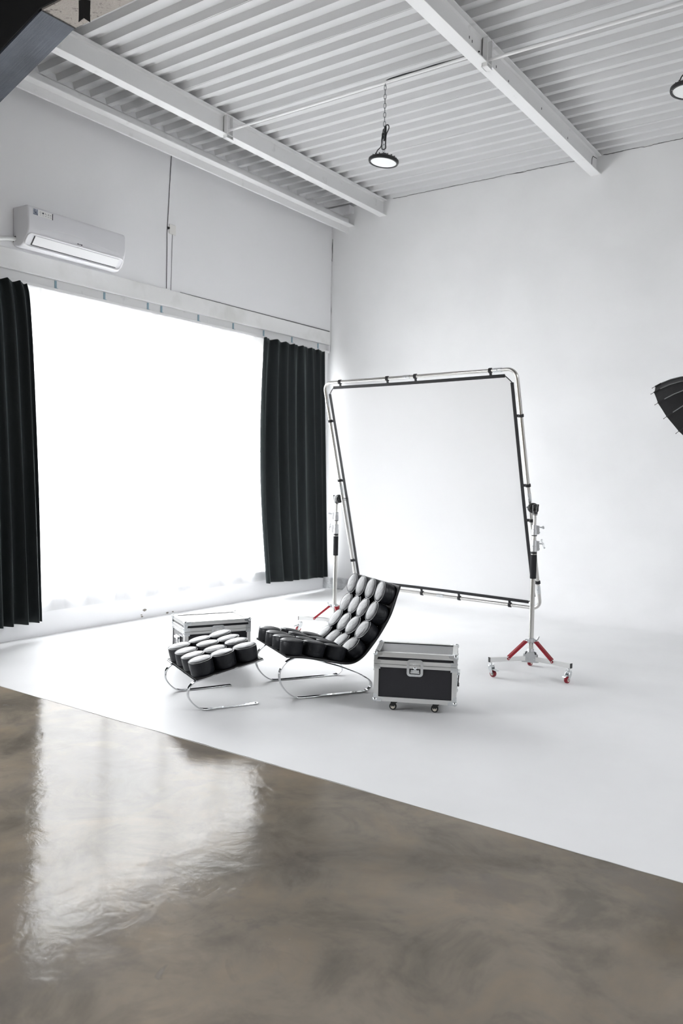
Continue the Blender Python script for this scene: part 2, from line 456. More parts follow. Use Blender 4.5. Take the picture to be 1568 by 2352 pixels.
# an open top-hung sash outside, seen as a faint shape through the curtain
b = Mb()
Ms = T(-.05, 1.02, 2.02) @ RY(math.radians(28))
for a, c in (((-.02,0,-.62),(.02,.78,-.57)), ((-.02,0,-.05),(.02,.78,0)), ((-.02,0,-.62),(.02,.05,0)), ((-.02,.73,-.62),(.02,.78,0))): b.box(a, c, Ms)
b.build('sash', m_winframe, win)
b = Mb(); b.box((-.26, WY0, WZ0-.02), (-.06, WY1, WZ0)); struct(b.build('trim_3', m_wall, smooth=0), 'window sill')

# plinth on the back wall in the corner left of the cove
b = Mb()
n = 14; vs = []; fs = []
for i in range(n+1):
    x = .45*i/n
    for (yy, zz) in ((-.055, 0), (-.05, .11), (-.04, .145), (0, .155)):
        vs.append((x, yy+.006*noise.noise((x*14, zz*14, 3)), zz+(.008*noise.noise((x*12, 7, zz)) if zz else 0)))
for i in range(n):
    for j in range(3): fs.append((i*4+j, (i+1)*4+j, (i+1)*4+j+1, i*4+j+1))
b.add(vs, fs); struct(b.build('baseboard_back', m_plinth, smooth=50), 'rough plaster plinth in the corner')

# profiled steel deck (ribs run along x)
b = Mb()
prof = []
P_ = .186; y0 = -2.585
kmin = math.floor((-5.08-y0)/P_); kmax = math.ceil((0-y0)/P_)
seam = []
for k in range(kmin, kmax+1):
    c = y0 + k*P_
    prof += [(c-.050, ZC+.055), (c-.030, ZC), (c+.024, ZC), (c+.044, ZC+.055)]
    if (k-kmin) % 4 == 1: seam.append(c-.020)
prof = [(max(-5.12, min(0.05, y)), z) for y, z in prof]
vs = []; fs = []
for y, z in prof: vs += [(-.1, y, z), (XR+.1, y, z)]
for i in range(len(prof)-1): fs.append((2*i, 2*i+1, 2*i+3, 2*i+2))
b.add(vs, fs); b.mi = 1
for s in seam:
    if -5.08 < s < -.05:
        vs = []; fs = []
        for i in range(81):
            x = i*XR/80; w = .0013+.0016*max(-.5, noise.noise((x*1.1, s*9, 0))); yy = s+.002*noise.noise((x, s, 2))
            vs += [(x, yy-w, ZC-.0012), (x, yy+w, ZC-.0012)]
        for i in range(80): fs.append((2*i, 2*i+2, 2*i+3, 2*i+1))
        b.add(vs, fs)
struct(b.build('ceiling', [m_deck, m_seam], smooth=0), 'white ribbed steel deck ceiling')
b = Mb(); b.box((-.3, -5.2, 5.30), (XR+.2, .2, 5.42)); struct(b.build('ceiling_slab', m_grey_wall, smooth=0), 'slab over the steel deck')
b = Mb(); b.box((-.3, YF-.2, 5.25), (XR+.2, -5.25, 5.42)); struct(b.build('ceiling_front', m_black_ceiling, smooth=0), 'black painted ceiling above the concrete floor')

# crack between deck and back wall
b = Mb()
vs = []; fs = []
n = 340
for i in range(n+1):
    x = .95 + (6.3-.95)*i/n
    w = .0035 + .005*max(0, noise.noise((x*7, 1, 0))) + .004*max(0, noise.noise((x*31, 4, 0)))
    z = 5.070 + .008*noise.noise((x*5, 2, 0)) + .006*noise.noise((x*23, 8, 0))
    vs += [(x, -.003, z-w*.6), (x, -.003, z+w*.6)]
for i in range(n):
    if 3.48 < vs[2*i][0] < 3.62: continue
    fs.append((2*i, 2*i+2, 2*i+3, 2*i+1))
b.add(vs, fs)
# crack down the room corner
vs = []; fs = []; n = 200
for i in range(n+1):
    z = 3.2 + 1.5*i/n
    k = noise.noise((3, z*6, 0)) + (.8 if z > 4.4 else 0)
    w = .0005 + .005*max(0, k-.15)
    x = .012 + .006*noise.noise((z*20, 1, 0))
    vs += [(x-w, -.003, z), (x+w, -.003, z)]
for i in range(n): fs.append((2*i, 2*i+2, 2*i+3, 2*i+1))
b.add(vs, fs)
struct(b.build('trim_4', m_gap, smooth=0), 'dark crack lines along the wall joints')

# chips in the paint low on the window wall
m_chip = mat('bare_render_chip', (.22,.20,.17), .9)
b = Mb()
for (y, z, r) in ((-3.198,.087,.020), (-3.232,.022,.012), (-2.88,.018,.014), (-2.80,.02,.010), (-3.24,.04,.009)):
    poly = [(r*(1+.5*noise.noise((k, y*9, 1)))*math.cos(k*PI/5)*1.3, r*.6*(1+.5*noise.noise((k, 2, z*40)))*math.sin(k*PI/5)) for k in range(10)]
    b.prism(poly, 0, .0025, T(0, y, z) @ RY(PI/2) @ RZ(PI/2))
struct(b.build('trim_5', m_chip, smooth=0), 'small chips in the paint low on the window wall')

# ------------------------------------------------------------------ steel beams and the concrete frame
def ibeam(b, x0, x1, z0, z1, y0, y1, tf=.010, tw=.007):
    c = (x0+x1)/2
    b.box((x0, y0, z0), (x1, y1, z0+tf)); b.box((x0, y0, z1-tf), (x1, y1, z1)); b.box((c-tw/2, y0, z0+tf), (c+tw/2, y1, z1-tf))
    # fillets between web and flanges
    for s in (-1, 1):
        for zz, d in ((z0+tf, 1), (z1-tf, -1)):
            b.add([(c+s*tw/2, y0, zz), (c+s*(tw/2+.014), y0, zz), (c+s*tw/2, y0, zz+d*.014), (c+s*tw/2, y1, zz), (c+s*(tw/2+.014), y1, zz), (c+s*tw/2, y1, zz+d*.014)], [(1,2,5,4)])
def cleat(parent, x, y, z0, z1):
    b = Mb(); b.box((x-.045, y-.045, z0), (x-.037, y+.045, z1)); b.box((x-.045, y-.045, z0), (x+.004, y-.038, z1)); b.box((x-.045, y+.038, z0), (x+.004, y+.045, z1))
    b.box((x-.047, y-.05, z0), (x+.006, y+.05, z0+.006))
    o = b.build('stiffener', m_steel, parent, bevel=.002)
    return o

BY0 = -5.2
bA = bpy.data.objects.new('ceiling_beam', None); COL.objects.link(bA); bA.location = (0,0,0)
tag(bA, 'white steel beam with a narrow ledge, nearest the window wall', 'beam', 'steel ceiling beams', 'structure')
b = Mb(); b.box((.246, BY0, 4.737), (.268, 0, 4.93)); b.box((.18, BY0, 4.92), (.268, 0, 4.932)); b.build('girder', m_steel, bA, bevel=.003)
b = Mb(); b.box((.267, BY0, 4.816), (.360, 0, 4.828)); b.build('flange', m_steel, bA, bevel=.003)
for y in (-4.42, -3.15, -2.47, -1.75, -.85):
    b = Mb(); b.box((.2675, y-.003, 4.835), (.2695, y+.003, 4.868)); b.build('clip', m_gap, bA)
b = Mb(); b.box((.0, -.10, 4.985), (.345, -.001, 5.072)); struct(b.build('trim_10', m_wall, smooth=0), 'small white block under the deck in the room corner')
bB = bpy.data.objects.new('ceiling_beam', None); COL.objects.link(bB)
tag(bB, 'second white steel beam from the window, with an upright stiffener and a thin tie rod', 'beam', 'steel ceiling beams', 'structure')
b = Mb(); ibeam(b, .752, .855, 4.876, 5.075, BY0, 0); b.build('girder', m_steel, bB, bevel=.003)
cleat(bB, .855, -2.915, 4.842, 5.072)
b = Mb(); b.cyl((.805, -2.91, 4.932), (3.50, -2.90, 4.940), .012, n=12); b.build('tie_rod', m_steel, bB)

bC = bpy.data.objects.new('ceiling_beam', None); COL.objects.link(bC)
tag(bC, 'wide white steel beam crossing the top right of the ceiling beside the hanging lamp', 'beam', 'steel ceiling beams', 'structure')
b = Mb(); ibeam(b, 3.492, 3.606, 4.866, 5.075, BY0, 0); b.build('girder', m_steel, bC, bevel=.003)
cleat(bC, 3.606, -2.84, 4.834, 5.078)
b = Mb(); b.cyl((3.562, -2.84, 4.902), (XR, -2.84, 4.87), .013, n=12); b.build('tie_rod', m_steel, bC)
b = Mb()
for (y, z) in ((-3.1,4.97),(-3.05,4.96),(-2.6,4.95),(-2.35,4.93),(-1.6,4.98),(-.9,4.95)): b.box((3.5525,y,z),(3.5545,y+.008,z+.02))
b.tube([(3.551,-.16,4.88),(3.555,-.16,4.99),(3.555,-.13,5.03),(3.555,-.01,5.045)], .003, 6)
b.build('weld_mark', m_gap, bC)

# concrete frame: beam soffit in bare plaster, dark painted haunch
CY0, CY1, CZ, HX = -5.368, -5.09, 4.80, 1.332
b = Mb(); b.box((HX-.1, CY0, CZ), (XR, CY1, 5.4)); struct(b.build('ceiling_crossbeam', m_plaster, smooth=0), 'bare plaster soffit of the concrete cross beam')
b = Mb()
HZ = CZ-.3194*HX
vs = [(0,y,HZ) for y in (CY0,CY1)] + [(HX,y,CZ) for y in (CY0,CY1)] + [(HX,y,5.4) for y in (CY0,CY1)] + [(0,y,5.4) for y in (CY0,CY1)]
b.add(vs, [(0,2,3,1),(2,4,5,3),(4,6,7,5),(6,0,1,7),(0,6,4,2),(1,3,5,7)])
struct(b.build('trim_7', m_dark_paint, smooth=0), 'dark blue grey sloping haunch in the top left corner')
b2 = Mb(); yb = CY0-.003; yc = CY0-.015
P5 = [(0,HZ+.012),(HX-.01,CZ+.012),(XR,CZ+.005),(XR,5.3),(0,5.3)]
b2.add([(x,yb,z) for x, z in P5]+[(x,yc,z) for x, z in P5], [(0,1,2,3,4),(9,8,7,6,5),(0,5,6,1),(1,6,7,2)])
struct(b2.build('trim_8', m_black_ceiling, smooth=0), 'black painted side of the concrete cross beam')
b = Mb()
n = 26; vs=[]; fs=[]
for i in range(n+1):
    t = i/n; y = CY0+(CY1-CY0)*t; w = .012+.010*abs(noise.noise((t*9,2,0)))
    vs += [(HX-.002, y, CZ-.0035), (HX+w, y, CZ-.0035)]
for i in range(n): fs.append((2*i,2*i+2,2*i+3,2*i+1))
b.add(vs, fs); struct(b.build('trim_9', m_tape, smooth=0), 'ragged black paint edge along the haunch')

# black strip hanging from the plaster soffit
b = Mb()
for s in (-1, 1):
    poly = [(0, .0), (s*.044, .0), (s*.042, -.10), (s*.044, -.150), (0, -.130)]
    b.prism(poly, -.0015, .0015, T(1.70, -5.29, CZ+.004) @ RZ(math.radians(35 + s*22)) @ RX(PI/2))
tag(b.build('tape_strip', m_tape, smooth=0), 'black folded strip hanging from the bare plaster in the top left corner', 'strip')

# ------------------------------------------------------------------ air conditioner
ac = thing('air_conditioner', 'white wall mounted air conditioner above the left drape and window', 'air conditioner', (0, -4.73, 3.47))
L_ = 1.055
prof = [(0,.035), (.03,.012), (.08,.002), (.12,.006), (.150,.022), (.206,.100), (.222,.135), (.226,.18), (.222,.318), (.214,.334), (.196,.345), (.02,.352), (0,.352)]
b = Mb(); b.prism([(x, z) for x, z in prof], 0, L_, T(0,0,0) @ Matrix(((1,0,0,0),(0,0,1,0),(0,1,0,0),(0,0,0,1))))
b.build('body', m_ac, ac, bevel=.012, segs=3)
# lower front facet runs from (.150,.022) to (.206,.100)
va = Vector((.150,0,.022)); vb = Vector((.206,0,.100)); vd = (vb-va).normalized(); vn = Vector((vd.z, 0, -vd.x))
def facet(u, y, h=0): return va + vd*u + vn*h + Vector((0, y, 0))
FL = (vb-va).length
def rrect(u0, u1, y0, y1, r, n=6):
    out = []
    for cx, cy, a0 in ((u1-r, y1-r, 0), (u0+r, y1-r, PI/2), (u0+r, y0+r, PI), (u1-r, y0+r, 1.5*PI)):
        for k in range(n+1):
            a = a0 + PI/2*k/n; out.append((cx+r*math.cos(a), cy+r*math.sin(a)))
    return out
b = Mb(); b.tube([facet(u, y, .004) for u, y in rrect(-.010, FL+.012, .012, L_-.012, .038)], .0065, 8, True)
b.build('vent_surround', m_ac_vent, ac)
b = Mb()
q = [facet(.004, .075, .0035), facet(.004, L_-.065, .0035), facet(.011, L_-.065, .0035), facet(.011, .075, .0035)]
b.add(q, [(0,1,2,3)])
q = [facet(.004, .07, .0035), facet(.004, .078, .0035), facet(FL-.004, .082, .0035), facet(FL-.004, .074, .0035)]
b.add(q, [(0,1,2,3)])
b.build('vent_gap', m_gap, ac)
b = Mb()
q = []
for h in (.001, .0075):
    q += [facet(.011, .078, h), facet(.011, L_-.065, h), facet(FL-.002, L_-.062, h), facet(FL-.002, .083, h)]
b.add(q, [(0,3,2,1),(4,5,6,7),(0,1,5,4),(1,2,6,5),(2,3,7,6),(3,0,4,7)])
b.build('louvre', m_ac_vent, ac, bevel=.002)
b = Mb()
pts = []
for k in range(25):
    t = k/24; pts.append((.2265, .12+.85*t, .150+.055*math.sin(PI*min(1, t*1.15))*(1-.75*t)))
b.tube(pts, .0016, 6); b.build('trim_line', m_ac_vent, ac)
# sticker strip with small picture and icons
st = None
b = Mb(); b.box((.2225, .045, .268), (.2245, .245, .322)); st = b.build('sticker', m_sticker, ac)
b = Mb(); b.box((.2245, .047, .270), (.2255, .094, .320)); b.build('printed_picture', m_ink2, st)
b = Mb()
b.box((.2245, .236, .268), (.2258, .244, .322))
def ring(b, y, z, r, w=.0016): b.torus(r, w*.5, 12, 4, T(.2256, y, z) @ RY(PI/2))
ring(b, .118, .302, .007); b.box((.2245,.112,.281),(.2256,.124,.283))
b.box((.2245,.138,.294),(.2256,.152,.309)); b.box((.2245,.139,.281),(.2256,.151,.283))
b.tube([(.2255,.165,.308),(.2255,.170,.300),(.2255,.178,.296)], .0014, 5); b.box((.2245,.166,.281),(.2256,.178,.283))
b.tube([(.2255,.192,.296),(.2255,.198,.308),(.2255,.204,.296)], .0012, 5, True); b.box((.2245,.193,.281),(.2256,.203,.283))
for r in (.004,.008): b.tube([(.2255,.220+r*math.cos(a),.296+r*math.sin(a)) for a in (PI*.25,PI*.4,PI*.6,PI*.75)], .0012, 5)
b.box((.2245,.215,.281),(.2256,.226,.283))
b.build('icon_print', m_ink, st)
# small dark three part mark in the middle of the front
b = Mb()
c = .535; z = .118
b.prism([(-.030,.000),(-.020,.008),(-.012,.003),(-.014,-.006),(-.024,-.008)], 0, .002, T(.2185,c,z+.012) @ RY(PI/2) @ RZ(PI/2))
b.prism([(-.008,-.002),(0,.003),(.006,-.002),(.002,-.007)], 0, .002, T(.2185,c,z+.012) @ RY(PI/2) @ RZ(PI/2))
b.prism([(.010,-.007),(.012,.004),(.017,.011),(.024,.005),(.026,-.006),(.018,-.009)], 0, .002, T(.2185,c,z+.012) @ RY(PI/2) @ RZ(PI/2))
b.build('maker_mark', m_ink, ac)
b = Mb(); b.box((.0,-.003,.055),(.045,.01,.10)); b.build('pipe_notch', m_gap, ac, bevel=.004)
b = Mb(); b.tube(spline([(.03,-5.9,3.50),(.05,-5.3,3.497),(.045,-4.95,3.505),(.035,-4.80,3.535),(.03,-4.72,3.545)], 8), .020, 12, up=(1,0,0))
tag(b.build('refrigerant_pipe', m_pipe), 'white wrapped pipe running left from the air conditioner', 'pipe')

# junction plate and cables on the window wall
j = thing('junction_plate', 'cream square blanking plate on the wall right of the air conditioner', 'wall plate', (0,-2.87,4.10))
b = Mb(); b.box((0,-.046,-.05),(.010,.046,.05)); b.build('cover', m_plate, j, bevel=.003)
b = Mb(); b.cyl((.002,-.060,.004),(.02,-.056,.002), .014, .010, 10); b.build('cable_gland', m_black, j)
b = Mb()
pts = []
for k in range(60):
    t = k/59; z = 4.99 - t*(4.99-3.47)
    pts.append((.004, -2.888-.055*min(1, t*1.6)+.004*noise.noise((z*3,0,0)), z))
b.tube(pts, .0033, 6, up=(1,0,0))
tag(b.build('wall_cable', m_cord), 'thin black cable running down the wall past the blanking plate', 'cable')
b = Mb(); b.tube([(.003,-2.868+.012*-t+.002*noise.noise((t*9,0,0)),4.05-t*.585) for t in [k/20 for k in range(21)]], .0028, 6, up=(1,0,0))
m_greycord = mat('grey_cord', (.22,.22,.23), .6)
tag(b.build('wall_cable', m_greycord), 'thin grey cable dropping from below the blanking plate to the brick course', 'cable')

# ------------------------------------------------------------------ drapes and sheer
def drape(name, label, top, bot, ztop, zbot, folds, amp, seed, x0=.10, midbulge=0.0, group=None, ease=1.2):
    rnd = random.Random(seed)
    nu, nv = folds*14, 44
    # irregular fold phases
    ph = [0]
    for k in range(folds*2): ph.append(ph[-1]+rnd.uniform(.35, 1.65))
    tot = ph[-1]
    ampk = [rnd.uniform(.25, 1.25) for _ in range(folds*2+1)]
    b = Mb(); vs = []; fs = []
    for j in range(nv+1):
        t = j/nv                    # 0 top, 1 bottom
        for i in range(nu+1):
            u = i/nu
            s = u*folds*2; k = min(int(s), folds*2-1); f = s-k
            # position within irregular fold k
            uu = (ph[k]+(ph[k+1]-ph[k])*f)/tot
            wander = .020*noise.noise((uu*6, t*1.3, seed)) + .012*noise.noise((uu*14, t*2.2, seed+5))
            ya = top[0]+(top[1]-top[0])*(u*.6+uu*.4); yb = bot[0]+(bot[1]-bot[0])*uu
            y = ya+(yb-ya)*t**ease
            y += midbulge*math.sin(PI*t)*max(0, (1-u)-.25)/.75*.9 + wander*(t*1.2)*(1 if 0 < u < 1 else .3)
            a = amp*(ampk[k]*(1-f)+ampk[k+1]*f)*(.62+.38*t)*(1+.6*noise.noise((uu*5, t*1.5, seed+9)))
            w = math.sin(PI*(k+f))*a
            pinch = math.sin(PI*(k+f)*3)*.006*max(0, 1-t*9)
            x = x0 + w + pinch + .03*t + .02*math.sin(PI*t)*noise.noise((uu*3, 1, seed))
            zb = zbot if isinstance(zbot, (int, float)) else zbot[0]+(zbot[1]-zbot[0])*u
            zb += .012*noise.noise((uu*8, 3, seed)) 
            zt = ztop + .006*math.sin(PI*(k+f)*2)
            vs.append((max(.046, x), y, zt+(zb-zt)*t))
    for j in range(nv):
        for i in range(nu):
            a = j*(nu+1)+i; fs.append((a, a+1, a+nu+2, a+nu+1))
    b.add(vs, fs)
    o = b.build(name, m_drape, smooth=70)
    s = o.modifiers.new('thick', 'SOLIDIFY'); s.thickness = .004
    return tag(o, label, 'curtain', group)
G = 'dark drapes at the window'
drape('drape', 'black drape at the right end of the window, beside the room corner', (-1.478,-.245), (-1.395,-.125), 3.168, (.205,.165), 7, .062, 11, midbulge=-.10, group=G)
drape('drape', 'black drape cut off by the left edge of the picture, under the air conditioner', (-5.55,-4.66), (-5.60,-4.515), 3.168, (.165,.16), 7, .058, 23, midbulge=.0, group=G, ease=.5)

# sheer
b = Mb(); vs = []; fs = []
nu, nv = 420, 26
for j in range(nv+1):
    t = j/nv
    for i in range(nu+1):
        u = i/nu; y = -5.3+5.2*u
        f = math.sin(y*2*PI/.145 + 2.2*noise.noise((y*.9,0,1)))*(1-t)**2 + math.sin(y*2*PI/.42 + 3*noise.noise((y*.8,0,4)))*t*1.2
        f2 = noise.noise((y*2.6, t*1.2, 2))
        x = -.010 + .016*f*(1-.35*t) + .016*f2*t + .055*min(1, max(0, t-.02)*1.3)*0 + .022*t
        zt = 3.178; zb = .222+.012*noise.noise((y*1.6,1,7))
        vs.append((max(.004, x) if t > .85 else x, y, zt+(zb-zt)*t))
for j in range(nv):
    for i in range(nu):
        a = j*(nu+1)+i; fs.append((a, a+1, a+nu+2, a+nu+1))
b.add(vs, fs)
sh = tag(b.build('sheer_curtain', m_sheer, smooth=80), 'white see-through voile curtain covering the whole bright window', 'curtain')
# hem band
b = Mb()
vs2 = []; fs2 = []
for i in range(nu+1):
    p = vs[nv*(nu+1)+i]
    vs2 += [(p[0]+.001, p[1], p[2]), (p[0]+.001, p[1], p[2]+.045)]
for i in range(nu): fs2.append((2*i, 2*i+2, 2*i+3, 2*i+1))
b.add(vs2, fs2); b.build('hem', m_sheer, sh, smooth=80)
# heading tape
b = Mb(); vs2 = []; fs2 = []
for i in range(nu+1):
    y = -5.3+5.2*i/nu
    w = .017*math.sin(y*2*PI/.145+2.2*noise.noise((y*.9,0,1)))
    for k, z in enumerate((3.178, 3.15, 3.10, 3.055)):
        vs2.append((-.006+w+.004*math.sin(y*90)*(k % 2), y, z+.012*noise.noise((y*4,k,1))*(k == 3)))
for i in range(nu):
    for k in range(3): fs2.append((4*i+k, 4*i+4+k, 4*i+5+k, 4*i+k+1))
b.add(vs2, fs2); b.build('heading_tape', m_sheer, sh, smooth=80)

# ------------------------------------------------------------------ hanging lamps
def lamp(label, x, y, z, ztop, group):
    t = thing('pendant_lamp', label, 'lamp', (x, y, z), 0, group)
    tilt = RX(math.radians(-3)) @ RY(math.radians(5))
    R0 = .1315
    b = Mb(); b.lathe([(R0-.020,-.012),(R0-.018,-.018),(R0-.004,-.018),(R0,-.010),(R0,.006),(R0-.008,.014),(R0-.045,.022),(.05,.034),(.035,.055),(.02,.058)], 40, tilt)
    b.build('housing', m_black, t)
    b = Mb()
    for k in range(18):
        a = 2*PI*k/18
        b.box((.045,-.0025,.018),(R0-.02,.0025,.030), tilt @ RZ(a))
    b.build('cooling_fins', m_black, t)
    b = Mb(); b.lathe([(1e-4,-.022),(.05,-.0215),(.09,-.0185),(R0-.018,-.013),(R0-.018,-.008),(1e-4,-.008)], 36, tilt)
    ln = b.build('lens', m_lamp_lens, t)
    for k in range(4):
        b = Mb(); b.cyl(tilt @ (RZ(k*PI/2+.6) @ Vector((R0-.010,0,-.021))), tilt @ (RZ(k*PI/2+.6) @ Vector((R0-.010,0,-.017))), .0035, n=8)
        b.build('screw', m_zinc, ln)
    h = Vector((0,0,.058))
    b = Mb(); b.cyl((0,0,.055),(0,0,.075),.010,n=10); b.torus(.012,.003,14,6,T(0,0,.086) @ RX(PI/2)); b.build('eye_bolt', m_zinc, t)
    b = Mb(); b.tube(spline([(0,0,.09),(.008,0,.10),(.009,0,.13),(0,0,.14),(-.009,0,.13),(-.008,0,.10)],5,True), .0032, 6, True); b.build('carabiner', m_zinc, t)
    b = Mb()
    zz = .14; k = 0
    while z+zz < ztop-.02:
        M_ = T(0,0,zz+.019) @ RZ((k % 2)*PI/2+.4)
        pts = spline([(0,0,.023),(.0085,0,.014),(.0085,0,-.014),(0,0,-.023),(-.0085,0,-.014),(-.0085,0,.014)],4,True)
        b.tube(pts, .0026, 6, True, up=(0,1,0), M=M_); zz += .0385; k += 1
    b.cyl((0,0,zz-.01),(0,0,ztop-z),.004,n=8)
    b.build('chain', m_chain, t)
    # power lead with its joint and loop
    b = Mb()
    b.tube(spline([(-.07,-.04,.025),(-.055,-.02,.09),(-.03,0,.13),(-.018,0,.20),(-.014,0,.23),(-.004,0,.275)],8), .0045, 8)
    b.tube(spline([(-.022,0,.13),(-.024,0,.19),(-.010,0,.27)],8), .0045, 8)
    b.tube(spline([(-.024,0,.14),(-.020,0,.105),(0,0,.098),(.018,0,.105),(.016,0,.14),(.018,0,.19),(.024,.0,.225),(.046,0,.265),(.042,0,.292),(.022,0,.300),(.008,0,.282)],8), .0045, 8)
    b.build('power_lead', m_cord, t)
    b = Mb(); b.cyl((.006,.004,.17),(.007,.004,.29),.012,n=10); b.cyl((-.014,0,.19),(-.014,0,.235),.010,n=10); b.build('cable_joint', m_black, t)
    return t
G = 'round high bay lamps on chains'
lamp('round black high bay lamp hanging on a chain left of the wide beam', 2.662, -2.905, 4.272, 4.926, G)
lamp('round black high bay lamp cut off by the right edge of the picture', 5.145, -2.84, 4.285, 4.882, G)
b = Mb()
pts = [(2.672,-2.905,4.948),(2.72,-2.907,4.953),(2.85,-2.904,4.956),(3.0,-2.903,4.952),(3.15,-2.900,4.957),(3.3,-2.897,4.953),(3.42,-2.90,4.951),(3.50,-2.91,4.945),(3.56,-2.93,4.94)]
b.tube(spline(pts,6), .0065, 8)
tag(b.build('ceiling_cable', m_cord), 'black cable lying along the tie rod from the hanging lamp to the wide beam', 'cable')

# ------------------------------------------------------------------ lounge chair and ottoman
def cushion_mesh(r=.0785, h=.094):
    b = Mb()
    prof = [(1e-4,0),(r*.86,0),(r*.95,.003),(r*.99,.010),(r*1.0,h*.25),(r*.993,h*.30),(r*.993,h*.33),(r*1.005,h*.38),(r*1.012,h*.62),(r*1.008,h*.84),(r*.99,h*.935)]
    dome = [(r*.955,h*.955),(r*.91,h*.985),(r*.80,h*1.018),(r*.62,h*1.045),(r*.40,h*1.062),(r*.2,h*1.07),(1e-4,h*1.072)]
    b.lathe(prof+dome, 36)
    b.torus(r*.982, .0034, 36, 6, T(0,0,h*.95))
    return b

def bar_loop(pts, e2c, w, th, closed):
    """flat chrome bar; pts in (s, z)"""
    P = spline([(p[0], 0, p[1]) for p in pts], 7, closed)
    return Mb().sweep([(p.x, e2c, p.z) for p in P], [(-th/2,-w/2),(th/2,-w/2),(th/2,w/2),(-th/2,w/2)], closed, up=(0,1,0))

class Path:
    def __init__(self, pts):
        self.p = spline([(a, 0, c) for a, c in pts], 24)
        self.l = [0]
        for i in range(1, len(self.p)): self.l.append(self.l[-1]+(self.p[i]-self.p[i-1]).length)
    def at(self, s):
        s = max(0, min(self.l[-1], s))
        for i in range(1, len(self.l)):
            if self.l[i] >= s:
                t = (s-self.l[i-1])/(self.l[i]-self.l[i-1]); q = self.p[i-1].lerp(self.p[i], t)
                a = self.p[max(0,i-4)]; c = self.p[min(len(self.p)-1,i+3)]; d = (c-a).normalized()
                return q, d
# local axes: x towards the back of the chair, y to the left seen from behind (away from the camera), z up
def seat_unit(root, path, rows, nacross, width, ymid, cush_first):
    L = path.l[-1]
    P = [path.at(L*k/60) for k in range(61)]
    b = Mb()
    hw = width/2
    b.sweep([(q.x, ymid, q.z) for q, d in P], [(-.006,-hw),(.006,-hw),(.006,hw),(-.006,hw)], up=(0,1,0))
    b.build('seat_sling', m_sling, root, smooth=30)
    # stitched rim along both long sides
    for s in (-1, 1):
        b = Mb(); b.tube([(q.x, ymid+s*hw, q.z) for q, d in P], .008, 8, up=(0,1,0)); b.build('sling_rim', m_sling, root)
    proto = cush_first
    rnd = random.Random(5)
    for s in rows:
        q, d = path.at(s)
        nrm = Vector((-d.z, 0, d.x))
        for k in range(nacross):
            y = ymid + (k-(nacross-1)/2)*width*.985/nacross
            if proto[0] is None:
                o = cushion_mesh().build('cushion', m_leather, root, smooth=38); proto[0] = o
            else:
                o = proto[0].copy(); COL.objects.link(o); o.parent = root
            X = d; Z = nrm; Y = Z.cross(X)
            p = q + nrm*.006
            M_ = Matrix(((X.x,Y.x,Z.x,p.x),(X.y,Y.y,Z.y,y),(X.z,Y.z,Z.z,p.z),(0,0,0,1)))
            M_ = M_ @ RZ(rnd.uniform(0,6)) @ RX(rnd.uniform(-.035,.035)) @ RY(rnd.uniform(-.035,.035)) @ Matrix.Diagonal((1,1,rnd.uniform(.96,1.05),1))
            o.matrix_local = M_
YAW = math.radians(59.14)
ch = thing('lounge_chair', 'black leather lounge chair with round button cushions on chrome loop runners', 'chair', (3.138,-4.577,0), YAW)
cp = [None]
path = Path([(-.118,.312),(0.02,.296),(.14,.272),(.25,.246),(.33,.232),(.395,.238),(.455,.272),(.515,.335),(.585,.425),(.663,.552),(.713,.690),(.738,.762)])
seat_unit(ch, path, [.062,.222,.384,.590,.752,.914,path.l[-1]-.082], 4, .64, .257, cp)
loop = [(.02,.2905),(-.035,.285),(-.09,.264),(-.132,.218),(-.143,.17),(-.130,.11),(-.085,.05),(-.03,.014),(.02,.0045),(.14,.004),(.28,.004),(.42,.004),(.505,.007),(.543,.028),(.553,.058),(.538,.085),(.505,.108),(.44,.145),(.31,.200),(.20,.236),(.11,.266)]
for y in (0.0, .514):
    bar_loop(loop, y, .032, .008, True).build('runner', m_chrome, ch, bevel=.0015)
b = Mb()
for (s, z) in ((.03,.281),(.19,.243)): b.box((s-.014,0,z-.004),(s+.014,.514,z+.004))
b.build('crossbar', m_chrome, ch, bevel=.001)

ot = thing('ottoman', 'black leather button cushion footstool on two open chrome runners', 'footstool', (2.839,-5.185,0), YAW+math.radians(4.3))
p2 = Path([(-.078,.218),(.07,.250),(.22,.282),(.378,.316)])
seat_unit(ot, p2, [.077,.231,.385], 4, .63, .252, cp)
cl = [(.375,.004),(.25,.004),(.12,.004),(.03,.0045),(-.03,.016),(-.075,.05),(-.105,.09),(-.112,.125),(-.103,.162),(-.075,.190),(-.035,.2095),(.04,.229),(.12,.2465)]
for y in (0.0, .514):
    bar_loop(cl, y, .032, .008, False).build('runner', m_chrome, ot, bevel=.0015)
b = Mb()
for s in (-1, 1): b.tube([(q.x, .252+s*.322, q.z-.004) for q, d in [p2.at(p2.l[-1]*k/12) for k in range(13)]], .006, 8, up=(0,1,0))
for s in (0,1):
    q, d = p2.at(p2.l[-1]*s); b.tube([(q.x, .252-.322, q.z-.004), (q.x, .252+.322, q.z-.004)], .006, 8)
b.build('seat_frame', m_chrome, ot)

